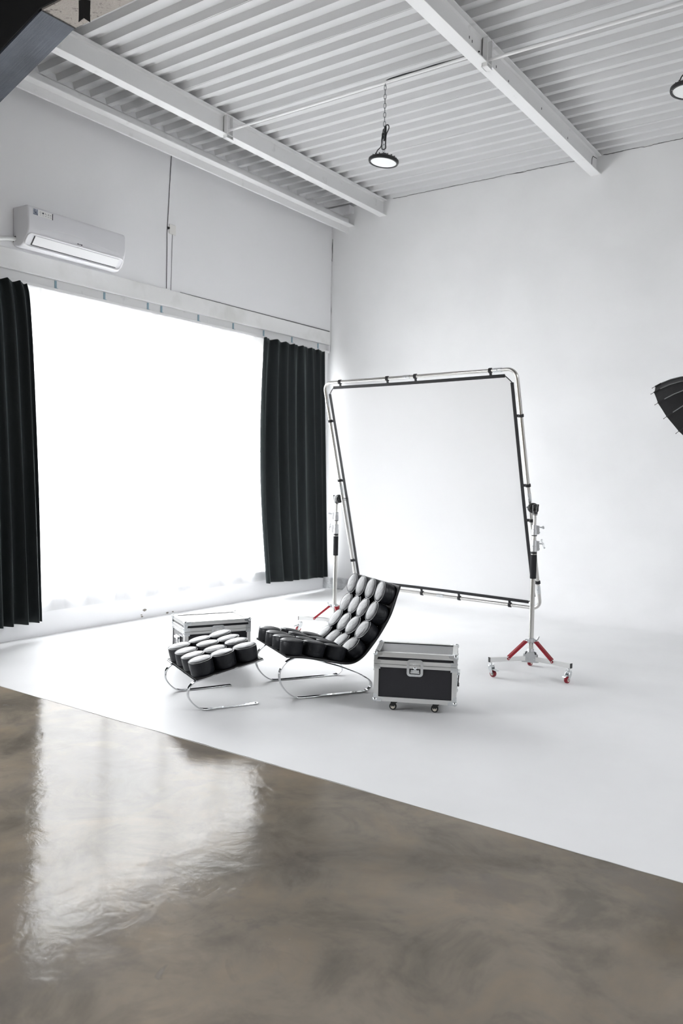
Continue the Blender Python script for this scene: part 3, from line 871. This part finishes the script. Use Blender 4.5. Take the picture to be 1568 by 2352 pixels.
# ------------------------------------------------------------------ flight cases
def flight_case(label, loc, rz):
    L, W, Z0, H = .535, .36, .074, .322          # box from Z0 to Z0+H
    t = thing('flight_case', label, 'flight case', loc, rz, 'aluminium edged flight cases')
    zs = Z0+H-.076                                # split between body and lid
    b = Mb(); b.box((.004,.004,Z0+.004),(L-.004,W-.004,zs)); body = b.build('body', m_laminate, t)
    b = Mb(); b.box((.004,.004,zs),(L-.004,W-.004,Z0+H-.004)); lid = b.build('lid', m_laminate, t)
    def rim(b, z0, z1):
        b.box((0,-.001,z0),(L,.003,z1)); b.box((0,W-.003,z0),(L,W+.001,z1)); b.box((-.001,0,z0),(.003,W,z1)); b.box((L-.003,0,z0),(L+.001,W,z1))
    e = .030
    b = Mb()
    rim(b, Z0, Z0+e); rim(b, zs-.021, zs-.001)
    b.box((0,0,Z0),(L,e,Z0+.003)); b.box((0,W-e,Z0),(L,W,Z0+.003))
    for x0, x1 in ((0,e),(L-e,L)):
        b.box((x0,-.001,Z0),(x1,.003,zs-.001)); b.box((x0,W-.003,Z0),(x1,W+.001,zs-.001))
    for y0, y1 in ((0,e),(W-e,W)):
        b.box((-.001,y0,Z0),(.003,y1,zs-.001)); b.box((L-.003,y0,Z0),(L+.001,y1,zs-.001))
    for k in (.36,.66): 
        for z in (Z0+.014, ): b.cyl((L*k,-.0028,z),(L*k,-.001,z),.0035,n=8)
    for z in (Z0+.10,): 
        for x in (.014,L-.014): b.cyl((x,-.0028,z),(x,-.001,z),.0035,n=8)
    b.build('edge_trim', m_alu, body, bevel=.001)
    b = Mb()
    zt = Z0+H
    rim(b, zt-e, zt); rim(b, zs+.001, zs+.028)
    # top faces of the angle trim
    b.box((0,-.001,zt-.003),(L,e,zt+.001)); b.box((0,W-e,zt-.003),(L,W+.001,zt+.001)); b.box((-.001,0,zt-.003),(e,W,zt+.001)); b.box((L-e,0,zt-.003),(L+.001,W,zt+.001))
    for k in (.36,.66):
        b.cyl((L*k,-.0028,zt-.013),(L*k,-.001,zt-.013),.0035,n=8)
        for y in (.012, W-.012): b.cyl((L*k,y,zt),(L*k,y,zt+.0025),.0035,n=8)
    for y in (W*.35,W*.65):
        for x in (.012, L-.012): b.cyl((x,y,zt),(x,y,zt+.0025),.0035,n=8)
    b.build('edge_trim', m_alu, lid, bevel=.001)
    # ball corners
    for x, sx in ((0,1),(L,-1)):
        for y, sy in ((0,1),(W,-1)):
            for z, sz, par in ((Z0,1,body),(zt,-1,lid)):
                b = Mb(); c = Vector((x+sx*.008, y+sy*.008, z+sz*.008))
                b.sphere(c, .0165, 16)
                # three clover tongues
                p = .0018
                b.prism([(0,0),(.050,0),(.054,.010),(.046,.019),(.026,.024),(.020,.044),(.010,.052),(0,.050)], 0, p, Matrix(((sx,0,0,x),(0,0,-sy,y-sy*.0005),(0,sz,0,z),(0,0,0,1))))
                b.prism([(0,0),(.050,0),(.054,.010),(.046,.019),(.026,.024),(.020,.044),(.010,.052),(0,.050)], 0, p, Matrix(((0,0,-sx,x-sx*.0005),(sy,0,0,y),(0,sz,0,z),(0,0,0,1))))
                b.prism([(0,0),(.050,0),(.054,.010),(.046,.019),(.026,.024),(.020,.044),(.010,.052),(0,.050)], 0, p, Matrix(((sx,0,0,x),(0,sy,0,y),(0,0,-sz,z-sz*.0005),(0,0,0,1))))
                for q in ((.040,.010),(.012,.040)):
                    b.cyl((x+sx*q[0], y-sy*.0005, z+sz*q[1]), (x+sx*q[0], y-sy*.0045, z+sz*q[1]), .003, n=8)
                b.build('ball_corner', m_zinc, par, smooth=40)
    # corner straps at the split
    for x, sx in ((0,1),(L,-1)):
        for y, sy in ((0,1),(W,-1)):
            for z0, z1, par in ((zs-.032, zs-.0012, body), (zs+.0012, zs+.030, lid)):
                b = Mb()
                b.box((x-sx*.002, y-sy*.0025, z0),(x+sx*.040, y+sy*.001, z1)); b.box((x-sx*.0025, y-sy*.002, z0),(x+sx*.001, y+sy*.040, z1))
                zc_ = (z0+z1)/2
                for q in (.012,.030):
                    b.cyl((x+sx*q, y-sy*.002, zc_),(x+sx*q, y-sy*.005, zc_), .0038, n=8)
                    b.cyl((x-sx*.002, y+sy*q, zc_),(x-sx*.005, y+sy*q, zc_), .0038, n=8)
                b.build('corner_strap', m_zinc, par)
    # butterfly latch in its dish
    cx = L*.497; z0, z1 = zs-.072, zs+.038
    b = Mb()
    out = [(cx+px, (z0+z1)/2+pz) for pz, px in rrect(-.055,.055,-.053,.053,.022)]
    inn = [(cx+px, (z0+z1)/2+pz-.004) for pz, px in rrect(-.036,.040,-.036,.036,.006)]
    n = len(out)
    vs = [(x,-.0035,z) for x, z in out] + [(x,-.0035,z) for x, z in inn] + [(x,.012,z) for x, z in inn] + [(x,.002,z) for x, z in out]
    fs = []
    for k in range(n):
        k2 = (k+1) % n
        fs += [(k,k2,n+k2,n+k),(n+k,n+k2,2*n+k2,2*n+k),(k,3*n+k,3*n+k2,k2)]
    fs.append(tuple(range(2*n,3*n)))
    b.add(vs, fs)
    for px, pz in ((-.045,.03),(-.045,0),(-.045,-.03),(.045,.03),(.045,0),(.045,-.03),(-.02,-.047),(0,-.047),(.02,-.047),(-.02,.048),(0,.048),(.02,.048)):
        b.cyl((cx+px,-.0055,(z0+z1)/2+pz),(cx+px,-.003,(z0+z1)/2+pz),.0028,n=8)
    la = b.build('latch', m_zinc, body, smooth=30)
    zc_ = (z0+z1)/2
    b = Mb()
    b.prism([(-.025,.033),(.025,.033),(.028,.018),(.018,.014),(.012,.004),(-.012,.004),(-.018,.014),(-.028,.018)], 0, .004, T(cx,.006,zc_) @ RX(PI/2))
    b.prism([(-.030,-.036),(-.026,-.012),(-.012,-.014),(0,-.006),(.012,-.014),(.026,-.012),(.030,-.036)], 0, .004, T(cx,.006,zc_) @ RX(PI/2))
    b.sphere((cx,.000,zc_-.004), .011, 12, (1,.7,1)); b.box((cx-.014,-.003,zc_+.022),(cx+.014,.004,zc_+.027))
    for px in (-.022,.022):
        b.torus(.005,.0018,12,5,T(cx+px,.001,zc_-.022) @ RX(PI/2)); b.torus(.004,.0018,12,5,T(cx+px,.001,zc_+.026) @ RX(PI/2))
    b.build('butterfly', m_zinc, la)
    b = Mb(); b.box((cx-.0355,.0085,zc_-.038),(cx+.0355,.0115,zc_+.034)); b.build('dish_shadow', m_black, la)
    # spring handles on both ends
    for x, sx in ((0,-1),(L,1)):
        M_ = T(x, W/2, zs-.105) @ RZ(0 if sx > 0 else PI)
        b = Mb(); b.box((0,-.055,-.03),(.0035,.055,.05), M_)
        for py in (-.045,.045):
            for pz in (-.02,.04): b.cyl(M_ @ Vector((.003,py,pz)), M_ @ Vector((.006,py,pz)), .003, n=8)
        hd = b.build('handle', m_zinc, body, bevel=.002)
        b = Mb(); b.box((.003,-.05,.026),(.020,.05,.044), M_); b.build('handle_hinge', m_zinc, hd, bevel=.003)
        b = Mb(); b.tube([M_ @ Vector(p) for p in spline([(.012,-.044,.03),(.009,-.044,-.03),(.009,-.036,-.047),(.009,.036,-.047),(.009,.044,-.03),(.012,.044,.03)],5)], .0035, 8)
        b.tube([M_ @ Vector((.010,-.034,-.047)), M_ @ Vector((.010,.034,-.047))], .0065, 10); b.build('handle_bail', m_black, hd)
    # casters
    for x, y in ((.145,.075),(L-.115,.075),(.145,W-.055),(L-.115,W-.055)):
        b = Mb(); b.box((x-.035,y-.026,Z0-.004),(x+.030,y+.026,Z0)); b.cyl((x,y,Z0-.010),(x,y,Z0-.004),.018,n=16)
        for s in (-1, 1):
            b.prism([(.026,-.003),(-.034,-.003),(-.038,-.022),(-.034,-.046),(-.026,-.054),(-.017,-.050),(-.004,-.028)], s*.013-.0015, s*.013+.0015, T(x,y,Z0) @ RX(PI/2))
        ca = b.build('caster', m_black, t)
        wc = (x-.023, y, .0245)
        b = Mb(); b.lathe([(.017,-.0095),(.0235,-.0085),(.0245,-.004),(.0245,.004),(.0235,.0085),(.017,.0095)], 24, T(*wc) @ RX(PI/2)); wh = b.build('wheel', m_rubber, ca)
        b = Mb(); b.lathe([(.006,-.0112),(.0145,-.0112),(.0145,.0112),(.006,.0112)], 20, T(*wc) @ RX(PI/2)); b.cyl((wc[0],y-.017,wc[2]),(wc[0],y+.017,wc[2]),.0045,n=10)
        b.build('wheel_hub', m_hub, ca)
    return t
flight_case('black flight case with aluminium edges standing on casters to the right of the lounge chair', (3.712,-4.515,0), math.radians(26.25))
flight_case('black flight case with a bright white looking top half hidden behind the footstool', (2.040,-4.594,0), math.radians(62.2))

# ------------------------------------------------------------------ roller stands
def roller_stand(label, x, y, az, knob_az, head_dir, knob_side, caster_az):
    t = thing('roller_stand', label, 'light stand', (x, y, 0), 0, 'wheeled stands holding the diffusion frame')
    b = Mb(); b.cyl((0,0,.15),(0,0,.98),.0195,n=20); b.build('pole', m_tube, t)
    b = Mb(); b.cyl((0,0,.98),(0,0,1.115),.0155,n=20); b.build('pole', m_tube, t)
    b = Mb(); b.cyl((0,0,1.115),(0,0,1.275),.0125,n=20); b.build('pole', m_tube, t)
    b = Mb(); b.lathe([(.0235,.762),(.0245,.768),(.0245,.945),(.0235,.951)], 20); b.build('foam_grip', m_foam, t)
    b = Mb(); b.cyl((0,0,.956),(0,0,.974),.024,n=20); b.build('rubber_ring', m_black, t)
    b = Mb(); b.cyl((0,0,1.098),(0,0,1.104),.0205,n=20); b.cyl((0,0,1.262),(0,0,1.267),.0185,n=20); b.build('rubber_ring', m_black, t)
    kd = Vector((math.cos(knob_az), math.sin(knob_az), 0))
    for z0, z1, r in ((.976,1.064,.0265),(1.105,1.184,.0235)):
        b = Mb(); b.lathe([(r,z0),(r,z0+.042),(r-.003,z0+.046),(r-.003,z1)], 22)
        b.box((r*.3,-.016,z0+.008),(r+.014,.016,z1-.004), RZ(knob_az))
        c = b.build('collar', m_cast, t, bevel=.002)
        zk = z0+.062
        b = Mb(); b.cyl(kd*(r+.01)+Vector((0,0,zk)), kd*(r+.035)+Vector((0,0,zk)), .005, n=8)
        sd = Vector((-kd.y, kd.x, 0))
        if z0 < 1: d2 = (sd*.35+Vector((0,0,1))-kd*.35).normalized()
        else: d2 = (sd+Vector((0,0,.12))).normalized()
        pc = kd*(r+.042)+Vector((0,0,zk))
        b.tube([pc-d2*.032, pc-d2*.012, pc, pc+d2*.012, pc+d2*.032], .0065, 8); b.sphere(pc, .010, 10)
        for s in (-1,1): b.sphere(pc+d2*s*.032, .0085, 8)
        b.cyl(kd*(r+.010)+Vector((0,0,z0+.022)), kd*(r+.019)+Vector((0,0,z0+.022)), .007, n=8)
        b.build('tightening_knob', m_cast, c)
    # grip head: socket on the spigot and round jaws gripping the tube
    hd = Vector(head_dir); L = hd.length; u = hd.normalized()
    b = Mb(); b.cyl((0,0,1.270),(0,0,1.345),.020,n=14); b.box((-.022,-.022,1.292),(.022,.022,1.34), RZ(math.atan2(u.y,u.x)))
    gh = b.build('grip_head', m_black, t, bevel=.003)
    b = Mb()
    c0 = Vector((0,0,1.315)); 
    b.cyl(c0+u*.020, c0+u*.036, .036, n=22); b.cyl(c0+u*.038, c0+u*.060, .041, n=22); b.cyl(c0+u*.062, c0+u*.078, .038, n=22)
    b.cyl(c0+u*.01, c0+u*(L+.030), .010, n=10)
    b.build('jaw', m_black, gh, bevel=.002)
    for ks, ln in ((knob_side, .05), (-knob_side, .0)):
        if not ln: continue
        kk = Vector(ks_dir(u, ks)); p = c0+kk*.02
        b = Mb(); b.cyl(p, p+kk*.028, .008, n=8)
        pc = p+kk*.034; d2 = Vector((0,0,1))*.9+kk*.35; d2.normalize()
        b.tube([pc-d2*.028, pc, pc+d2*.034], .0085, 8); b.sphere(pc, .011, 8); b.build('head_knob', m_black, gh)
    b = Mb(); p = c0+u*.055
    q = u*1.0; sdv = Vector((-u.y,u.x,0))
    b.cyl(p, p+u*(L-.055+.030), .008, n=8); pe = p+u*(L-.055+.030); b.cyl(pe, pe+u*.034, .0115, .0095, 10); b.cyl(pe+u*.034, pe+u*.050, .0075, n=8); b.build('head_knob', m_black, gh)
    # hub, collar, legs
    b = Mb(); b.lathe([(.026,.165),(.026,.202),(.0235,.206)], 20)
    for k in range(3):
        a = az + PI/3 + k*2*PI/3
        # scalloped side plates between the legs
        poly = [(-.062,.102),(.062,.102),(.072,.12),(.070,.145),(.056,.150),(.050,.168),(.034,.166),(.026,.182),(-.026,.182),(-.034,.166),(-.050,.168),(-.056,.150),(-.070,.145),(-.072,.12)]
        b.prism(poly, .030, .036, RZ(a+PI/2) @ Matrix(((1,0,0,0),(0,0,-1,0),(0,1,0,0),(0,0,0,1))))
    b.cyl((0,0,.112),(0,0,.17),.032,n=18)
    hub = b.build('leg_hub', m_cast, t, bevel=.0015)
    b = Mb()
    for k in range(3):
        a = az + PI/3 + k*2*PI/3
        for px in (-.026,.030):
            M_ = RZ(a+PI/2); b.cyl(M_ @ Vector((px,-.034,.130)), M_ @ Vector((px,-.041,.130)), .006, n=6)
    b.build('hub_bolt', m_zinc, hub)
    b = Mb(); b.lathe([(.024,.258),(.027,.262),(.027,.286),(.022,.292)], 20)
    for k in range(3):
        a = az + k*2*PI/3
        for s in (-1,1): b.box((.018,s*.012-.002,.254),(.046,s*.012+.002,.282), RZ(a))
    cl = b.build('brace_collar', m_cast, t, bevel=.0015)
    kd2 = Vector((math.cos(knob_az+.35), math.sin(knob_az+.35), 0))
    b = Mb(); b.cyl(kd2*.022+Vector((0,0,.276)), kd2*.052+Vector((0,0,.276)), .005, n=8); b.tube([kd2*.050+Vector((0,0,.270)), kd2*.056+Vector((0,0,.283)), kd2*.066+Vector((0,0,.302))], .007, 8); b.build('tightening_knob', m_cast, cl)
    for k in range(3):
        a = az + k*2*PI/3; M_ = RZ(a)
        b = Mb(); b.box((.024,-.012,.114),(.352,.012,.150), M_); lg = b.build('leg', m_satin, t, bevel=.002)
        b = Mb(); b.box((.352,-.0125,.1135),(.358,.0125,.1505), M_); b.build('end_cap', m_black, lg)
        # red brace: channel from collar to the leg
        p0 = Vector((.038,0,.270)); p1 = Vector((.196,0,.137)); d = (p1-p0).normalized(); n_ = Vector((d.z,0,-d.x))*-1
        b = Mb()
        for s in (-1,1):
            q = []
            for yy in (s*.0125, s*.0155):
                q += [p0-n_*.008+Vector((0,yy,0)), p1-n_*.008+Vector((0,yy,0)), p1+n_*.012-d*.012+Vector((0,yy,0)), p0+n_*.012+d*.012+Vector((0,yy,0))]
            b.add(q, [(0,1,2,3),(7,6,5,4),(0,4,5,1),(1,5,6,2),(2,6,7,3),(3,7,4,0)], M_)
            b.cyl(M_ @ (p1+Vector((0,s*.0125,0))), M_ @ (p1+Vector((0,s*.0155,0))), .012, n=14)
        q = []
        for h in (.010,.012): q += [p0+n_*h+d*.012+Vector((0,-.0155,0)), p1+n_*h-d*.012+Vector((0,-.0155,0)), p1+n_*h-d*.012+Vector((0,.0155,0)), p0+n_*h+d*.012+Vector((0,.0155,0))]
        b.add(q, [(0,1,2,3),(7,6,5,4),(0,4,5,1),(1,5,6,2),(2,6,7,3),(3,7,4,0)], M_)
        br = b.build('brace', m_red, t); br['label'] = 'red folding brace'
        b = Mb()
        for p in (p0, p1):
            b.cyl(M_ @ (p+Vector((0,-.0185,0))), M_ @ (p+Vector((0,.0185,0))), .0045, n=8)
        b.build('brace_pin', m_zinc, br)
        # caster
        cz = .0
        base = M_ @ Vector((.336,0,0))
        Mc = T(base.x, base.y, 0) @ RZ(caster_az[k])
        b = Mb(); b.cyl(Mc @ Vector((0,0,.095)), Mc @ Vector((0,0,.114)), .006, n=8); b.cyl(Mc @ Vector((0,0,.086)), Mc @ Vector((0,0,.096)), .022, n=18); b.cyl(Mc @ Vector((0,0,.078)), Mc @ Vector((0,0,.086)), .024, n=18)
        for s in (-1,1):
            b.prism([(.020,.082),(-.018,.082),(-.030,.040),(-.032,.026),(-.022,.020),(-.012,.026),(.014,.058)], s*.0165-.0012, s*.0165+.0012, Mc @ RX(PI/2))
        b.box((-.018,-.0175,.076),(.018,.0175,.082), Mc)
        cs = b.build('caster', m_zinc, t)
        b = Mb(); b.prism([(.010,.070),(-.030,.066),(-.068,.058),(-.070,.052),(-.030,.058),(.010,.062)], -.013, .013, Mc @ RX(PI/2)); b.build('brake_pedal', m_zinc, cs)
        wc = Mc @ Vector((-.022,0,.0275)); Mw = T(*wc) @ RZ(caster_az[k]) @ RX(PI/2)
        b = Mb(); b.lathe([(.016,-.0135),(.024,-.013),(.0268,-.009),(.0275,0),(.0268,.009),(.024,.013),(.016,.0135)], 26, Mw); w = b.build('wheel', m_redrub, cs); w['label'] = 'dark red wheel'
        b = Mb(); b.lathe([(.005,-.0142),(.0155,-.0142),(.0155,.0142),(.005,.0142)], 20, Mw); b.build('wheel_hub', m_hub, cs)
        b = Mb(); b.cyl(wc + (Mw.to_3x3() @ Vector((0,0,-.021))), wc + (Mw.to_3x3() @ Vector((0,0,.021))), .006, n=8); b.build('axle', m_zinc, cs)
    return t
def ks_dir(u, s):
    return (-u.x, -u.y, 0) if s > 0 else (u.x, u.y, 0)
RX_, RY_ = 4.124, -2.874
LX_, LY_ = 1.976, -2.542
# frame geometry
C0 = Vector((3.076,-2.701,1.30)); TH = -.0913; TAU = -.2705; FW, HT, HB = 1.96, 1.124, .853
fu = Vector((math.cos(TH), math.sin(TH), 0)); fn = Vector((-math.sin(TH), math.cos(TH), 0)); fup = Vector((0,0,1))*math.cos(TAU) + fn*math.sin(TAU)
endL = C0 - fu*FW/2; endR = C0 + fu*FW/2
roller_stand('wheeled steel stand holding the right side of the white frame, its whole base in view', RX_, RY_, math.radians(-9.7), math.radians(25), (endR.x-RX_, endR.y-RY_, 0), 1, [math.radians(-100+180), math.radians(85), math.radians(160)])
roller_stand('wheeled steel stand holding the left side of the white frame, base behind the lounge chair', LX_, LY_, math.radians(-34.2), math.radians(195), (endL.x-LX_, endL.y-LY_, 0), 1, [math.radians(60), math.radians(100), math.radians(60)])

# ------------------------------------------------------------------ diffusion frame
fr = thing('diffusion_frame', 'large square tube frame stretched with white fabric, tilted between two wheeled stands', 'scrim frame', C0)
MF = Matrix(((fu.x, fup.x, fn.x*math.cos(TAU), 0), (fu.y, fup.y, fn.y*math.cos(TAU), 0), (fu.z, fup.z, -math.sin(TAU), 0), (0,0,0,1)))
fr.matrix_local = T(*C0) @ MF
# local: x across, y up the tilted frame, z away from the camera
RC = .075
outl = []
hw = FW/2
for cx, cy, a0 in ((hw-RC, HT-RC, 0), (-hw+RC, HT-RC, PI/2), (-hw+RC, -HB+RC, PI), (hw-RC, -HB+RC, 1.5*PI)):
    for k in range(9):
        a = a0+PI/2*k/8; outl.append((cx+RC*math.cos(a), cy+RC*math.sin(a), 0))
b = Mb(); b.tube(outl, .0145, 14, True, up=(0,0,1)); b.build('tube_frame', m_tube, fr)
for p, d in (((-.05,HT,0),(1,0,0)), ((hw-.16,HT,0),(1,0,0)), ((-.0,-HB,0),(1,0,0)), ((-hw,HT-.18,0),(0,1,0)), ((-hw,.12,0),(0,1,0)), ((hw,.10,0),(0,1,0)), ((hw,-HB+.17,0),(0,1,0))):
    p = Vector(p); d = Vector(d)
    b = Mb(); b.cyl(p-d*.035, p+d*.035, .0168, n=14); b.sphere(p+Vector((0,0,-.017)), .006, 8)
    b.build('joint_sleeve', m_zinc, fr)
# fabric with cut corners
ins = .048; cc = .055
X0, X1, Y0, Y1 = -hw+ins, hw-ins, -HB+ins, HT-ins
b = Mb()
n = 72; vs = []; fs = []
for j in range(n+1):
    for i in range(n+1):
        u = i/n; v = j/n
        s = math.sin(PI*u)*math.sin(PI*v)
        x = X0+(X1-X0)*u; y = Y0+(Y1-Y0)*v
        # slight scallop of the edges between the ties
        x += (.006*math.sin(PI*v))*(1-2*u) ; y += (.006*math.sin(PI*u))*(1-2*v)
        for qx, qy, ex, ey in ((X0,Y0,1,1),(X1,Y0,-1,1),(X0,Y1,1,-1),(X1,Y1,-1,-1)):
            dsum = (x-qx)*ex+(y-qy)*ey
            if dsum < cc: x += ex*(cc-dsum)/2; y += ey*(cc-dsum)/2
        vs.append((x, y, .012*s*0.4))
for j in range(n):
    for i in range(n):
        a = j*(n+1)+i; fs.append((a, a+1, a+n+2, a+n+1))
b.add(vs, fs); fb = b.build('scrim_fabric', m_scrim, fr, smooth=60)
for nm, pts in (('t', [(X0+cc, Y1), (-.05, Y1-.004), (X1-cc, Y1)]), ('b', [(X0+cc, Y0), (0, Y0+.005), (X1-cc, Y0)]), ('l', [(X0, Y0+cc), (X0+.005, 0), (X0, Y1-cc)]), ('r', [(X1, Y0+cc), (X1-.005, 0), (X1, Y1-cc)])):
    P = spline([(x, y, 0) for x, y in pts], 12)
    b = Mb(); b.sweep(P, [(-.013,-.003),(.013,-.003),(.013,.003),(-.013,.003)], up=(0,0,1)); e = b.build('edge_binding', m_webbing, fr, smooth=20)
    e['label'] = 'black webbing edge'
b = Mb()
for x, y, sx, sy in ((X0,Y1,1,-1),(X1,Y1,-1,-1),(X0,Y0,1,1),(X1,Y0,-1,1)):
    b.tube([(x+sx*cc, y, 0), (x+sx*cc*.45, y+sy*cc*.5, -.002), (x, y+sy*cc, 0)], .004, 6)
b.build('corner_tie', m_webbing, fr)
def strap(x, y, horiz):
    b = Mb(); w = .011
    R_ = .019
    if horiz:   # on top or bottom tube, loop encloses tube and reaches the fabric edge
        s = -1 if y > 0 else 1
        b.sweep([(x, y+R_*math.cos(a)*(-s), R_*math.sin(a)) for a in [2*PI*k/16 for k in range(16)]], [(-.002,-w),(.002,-w),(.002,w),(-.002,w)], True, up=(1,0,0))
        b.box((x-w, min(y+s*.016, y+s*.042), -.004), (x+w, max(y+s*.016, y+s*.042), .000))
    else:
        s = -1 if x > 0 else 1
        b.sweep([(x+R_*math.cos(a), y, R_*math.sin(a)) for a in [2*PI*k/16 for k in range(16)]], [(-.002,-w),(.002,-w),(.002,w),(-.002,w)], True, up=(0,1,0))
        b.box((min(x+s*.016, x+s*.042), y-w, -.004), (max(x+s*.016, x+s*.042), y+w, .000))
    b.build('strap', m_webbing, fr, smooth=30)
for x in (-.79,-.255,.04,.755): strap(x, HT, True)
for x in (-.75,-.2,.20,.70): strap(x, -HB, True)
for y in (.76,.20,-.09,-.62): strap(hw, y, False)
for y in (.77,.20,-.60): strap(-hw, y, False)

# ------------------------------------------------------------------ softbox on a boom at the right edge
sbx = thing('softbox_light', 'black ribbed softbox cut off by the right edge of the picture', 'softbox', (6.75,-1.55,0))
O = Vector((6.75,-1.55,0))
SB = .375
sc_ = Vector((5.004,-1.884,2.045)) - O
sn = Vector((-.775,.138,-.617)).normalized()
sa = sn.cross(Vector((0,0,1))).normalized(); sb_ = sa.cross(sn)
PH = 2.965*0+1.936
def rimp(k, R_=SB, back=0): 
    th = PH + k*2*PI/16
    return sc_ + (sa*math.cos(th)+sb_*math.sin(th))*R_ - sn*back
prof = [(1.0,0),(.965,.06),(.90,.13),(.80,.20),(.66,.27),(.48,.33),(.28,.37),(.16,.38)]
b = Mb(); vs = []; fs = []
for (r, d) in prof:
    for k in range(32):
        rr = SB*r*(1 if k % 2 == 0 else math.cos(PI/16)*.995)
        vs.append(rimp(k/2, rr, d))
for i in range(len(prof)-1):
    for k in range(32): fs.append((i*32+k, i*32+(k+1) % 32, (i+1)*32+(k+1) % 32, (i+1)*32+k))
b.add(vs, fs)
cn = b.build('canopy', m_softbox, sbx, smooth=0)
s = cn.modifiers.new('thick', 'SOLIDIFY'); s.thickness = .003
b = Mb(); vs = []; fs = []
for (r, d) in prof:
    for k in range(16): vs.append(rimp(k, SB*(r-.02), d-.006 if d else .004))
for i in range(len(prof)-1):
    for k in range(16): fs.append((i*16+k, i*16+(k+1) % 16, (i+1)*16+(k+1) % 16, (i+1)*16+k))
b.add(vs, fs); b.build('lining', m_softin, sbx, smooth=0)
for k in range(16):
    pts = [rimp(k, SB*r+.004, d) for r, d in prof]
    first = pts[0].lerp(pts[1], .55)
    b = Mb(); b.tube([pts[0].lerp(pts[1], .95)] + pts[2:], .0042, 6); rb = b.build('rib', m_rod, sbx)
    dirv = (pts[0]-pts[1]).normalized()
    b = Mb(); b.tube([pts[0].lerp(pts[1], .9), pts[0]], .006, 6); b.tube([pts[0], pts[0]+dirv*.024], .0022, 6); b.sphere(pts[0]+dirv*.025, .0036, 8); b.build('rib_tip', m_black, rb)
ap = sc_ - sn*.38
b = Mb(); b.cyl(ap+sn*.03, ap-sn*.03, .075, n=20); b.cyl(ap-sn*.03, ap-sn*.24, .055, n=20); b.build('lamp_head', m_black, sbx)
bend = ap - sn*.12
b = Mb(); b.cyl(bend, Vector((0,0,2.62)), .016, n=12); b.cyl(Vector((0,0,2.62)), Vector((0,0,2.62))+(Vector((0,0,2.62))-bend).normalized()*.5, .016, n=12); b.build('boom_arm', m_tube, sbx)
b = Mb(); b.cyl((0,0,.3),(0,0,2.62),.018,n=14); b.build('pole', m_tube, sbx)
for k in range(3):
    a = k*2*PI/3+.5
    b = Mb(); b.tube([(0,0,.75),(.32*math.cos(a),.32*math.sin(a),.35),(.6*math.cos(a),.6*math.sin(a),.012)], .011, 8); b.build('leg', m_tube, sbx)

# ------------------------------------------------------------------ light: daylight through the window and two added fill windows
w = bpy.data.worlds.new('sky'); SC.world = w; w.use_nodes = True
bg = w.node_tree.nodes['Background']; bg.inputs[1].default_value = SKY
wt = w.node_tree
tc = wt.nodes.new('ShaderNodeTexCoord'); sx = wt.nodes.new('ShaderNodeSeparateXYZ'); rp = wt.nodes.new('ShaderNodeValToRGB')
mr = wt.nodes.new('ShaderNodeMapRange'); mr.inputs[1].default_value = -1; mr.inputs[2].default_value = 1
wt.links.new(tc.outputs['Generated'], sx.inputs[0]); wt.links.new(sx.outputs[2], mr.inputs[0]); wt.links.new(mr.outputs[0], rp.inputs[0])
els = rp.color_ramp.elements
els[0].position = 0; els[0].color = (.2,.2,.195,1)
els[1].position = 1; els[1].color = (1.3,1.33,1.37,1)
e = els.new(.495); e.color = (.25,.25,.243,1)
e = els.new(.515); e.color = (.86,.88,.90,1)
e = els.new(.70); e.color = (1.1,1.125,1.15,1)
wt.links.new(rp.outputs[0], bg.inputs[0])
def portal(loc, rot, sx_, sy_):
    ld = bpy.data.lights.new('daylight_portal', 'AREA'); ld.shape = 'RECTANGLE'; ld.size = sx_; ld.size_y = sy_
    ld.cycles.is_portal = True
    lo = bpy.data.objects.new('daylight_portal', ld); COL.objects.link(lo); lo.location = loc; lo.rotation_euler = rot
portal((-.245, (WY0+WY1)/2, (WZ0+WZ1)/2), (0, -PI/2, 0), WZ1-WZ0, WY1-WY0)
portal((-.2, (VY0+VY1)/2, (VZ0+VZ1)/2), (0, -PI/2, 0), VZ1-VZ0, VY1-VY0)

portal((XR+.15, (UY0+UY1)/2, (UZ0+UZ1)/2), (0, PI/2, 0), UZ1-UZ0, UY1-UY0)
# ------------------------------------------------------------------ camera
cam = bpy.data.cameras.new('camera'); co = bpy.data.objects.new('camera', cam); COL.objects.link(co)
cam.sensor_fit = 'VERTICAL'; cam.sensor_height = 36; cam.lens = 1873.2/2352*36
yaw, pit, rol = -.6132138, -.04612677, -.02055373
f = Vector((math.sin(yaw)*math.cos(pit), math.cos(yaw)*math.cos(pit), math.sin(pit)))
rt = Vector((math.cos(yaw), -math.sin(yaw), 0)); dn = f.cross(rt)
r2 = rt*math.cos(rol)+dn*math.sin(rol); d2 = -rt*math.sin(rol)+dn*math.cos(rol)
M_ = Matrix.Identity(4)
for i in range(3):
    M_[i][0] = r2[i]; M_[i][1] = -d2[i]; M_[i][2] = -f[i]
M_.translation = Vector((6.56,-8.97,1.55))
co.matrix_world = M_
cam.clip_start = .05; cam.clip_end = 200
cam.dof.use_dof = True; cam.dof.focus_distance = 5.6; cam.dof.aperture_fstop = 2.8
SC.camera = co

SC.cycles.diffuse_bounces = 10; SC.cycles.max_bounces = 16; SC.cycles.transparent_max_bounces = 16; SC.cycles.glossy_bounces = 6
SC.cycles.sample_clamp_indirect = 12
SC.cycles.caustics_reflective = False; SC.cycles.caustics_refractive = False
vs_ = SC.view_settings
vs_.view_transform = 'Standard'; vs_.look = 'None'; vs_.gamma = 1; vs_.use_curve_mapping = False
vs_.exposure = 0.45
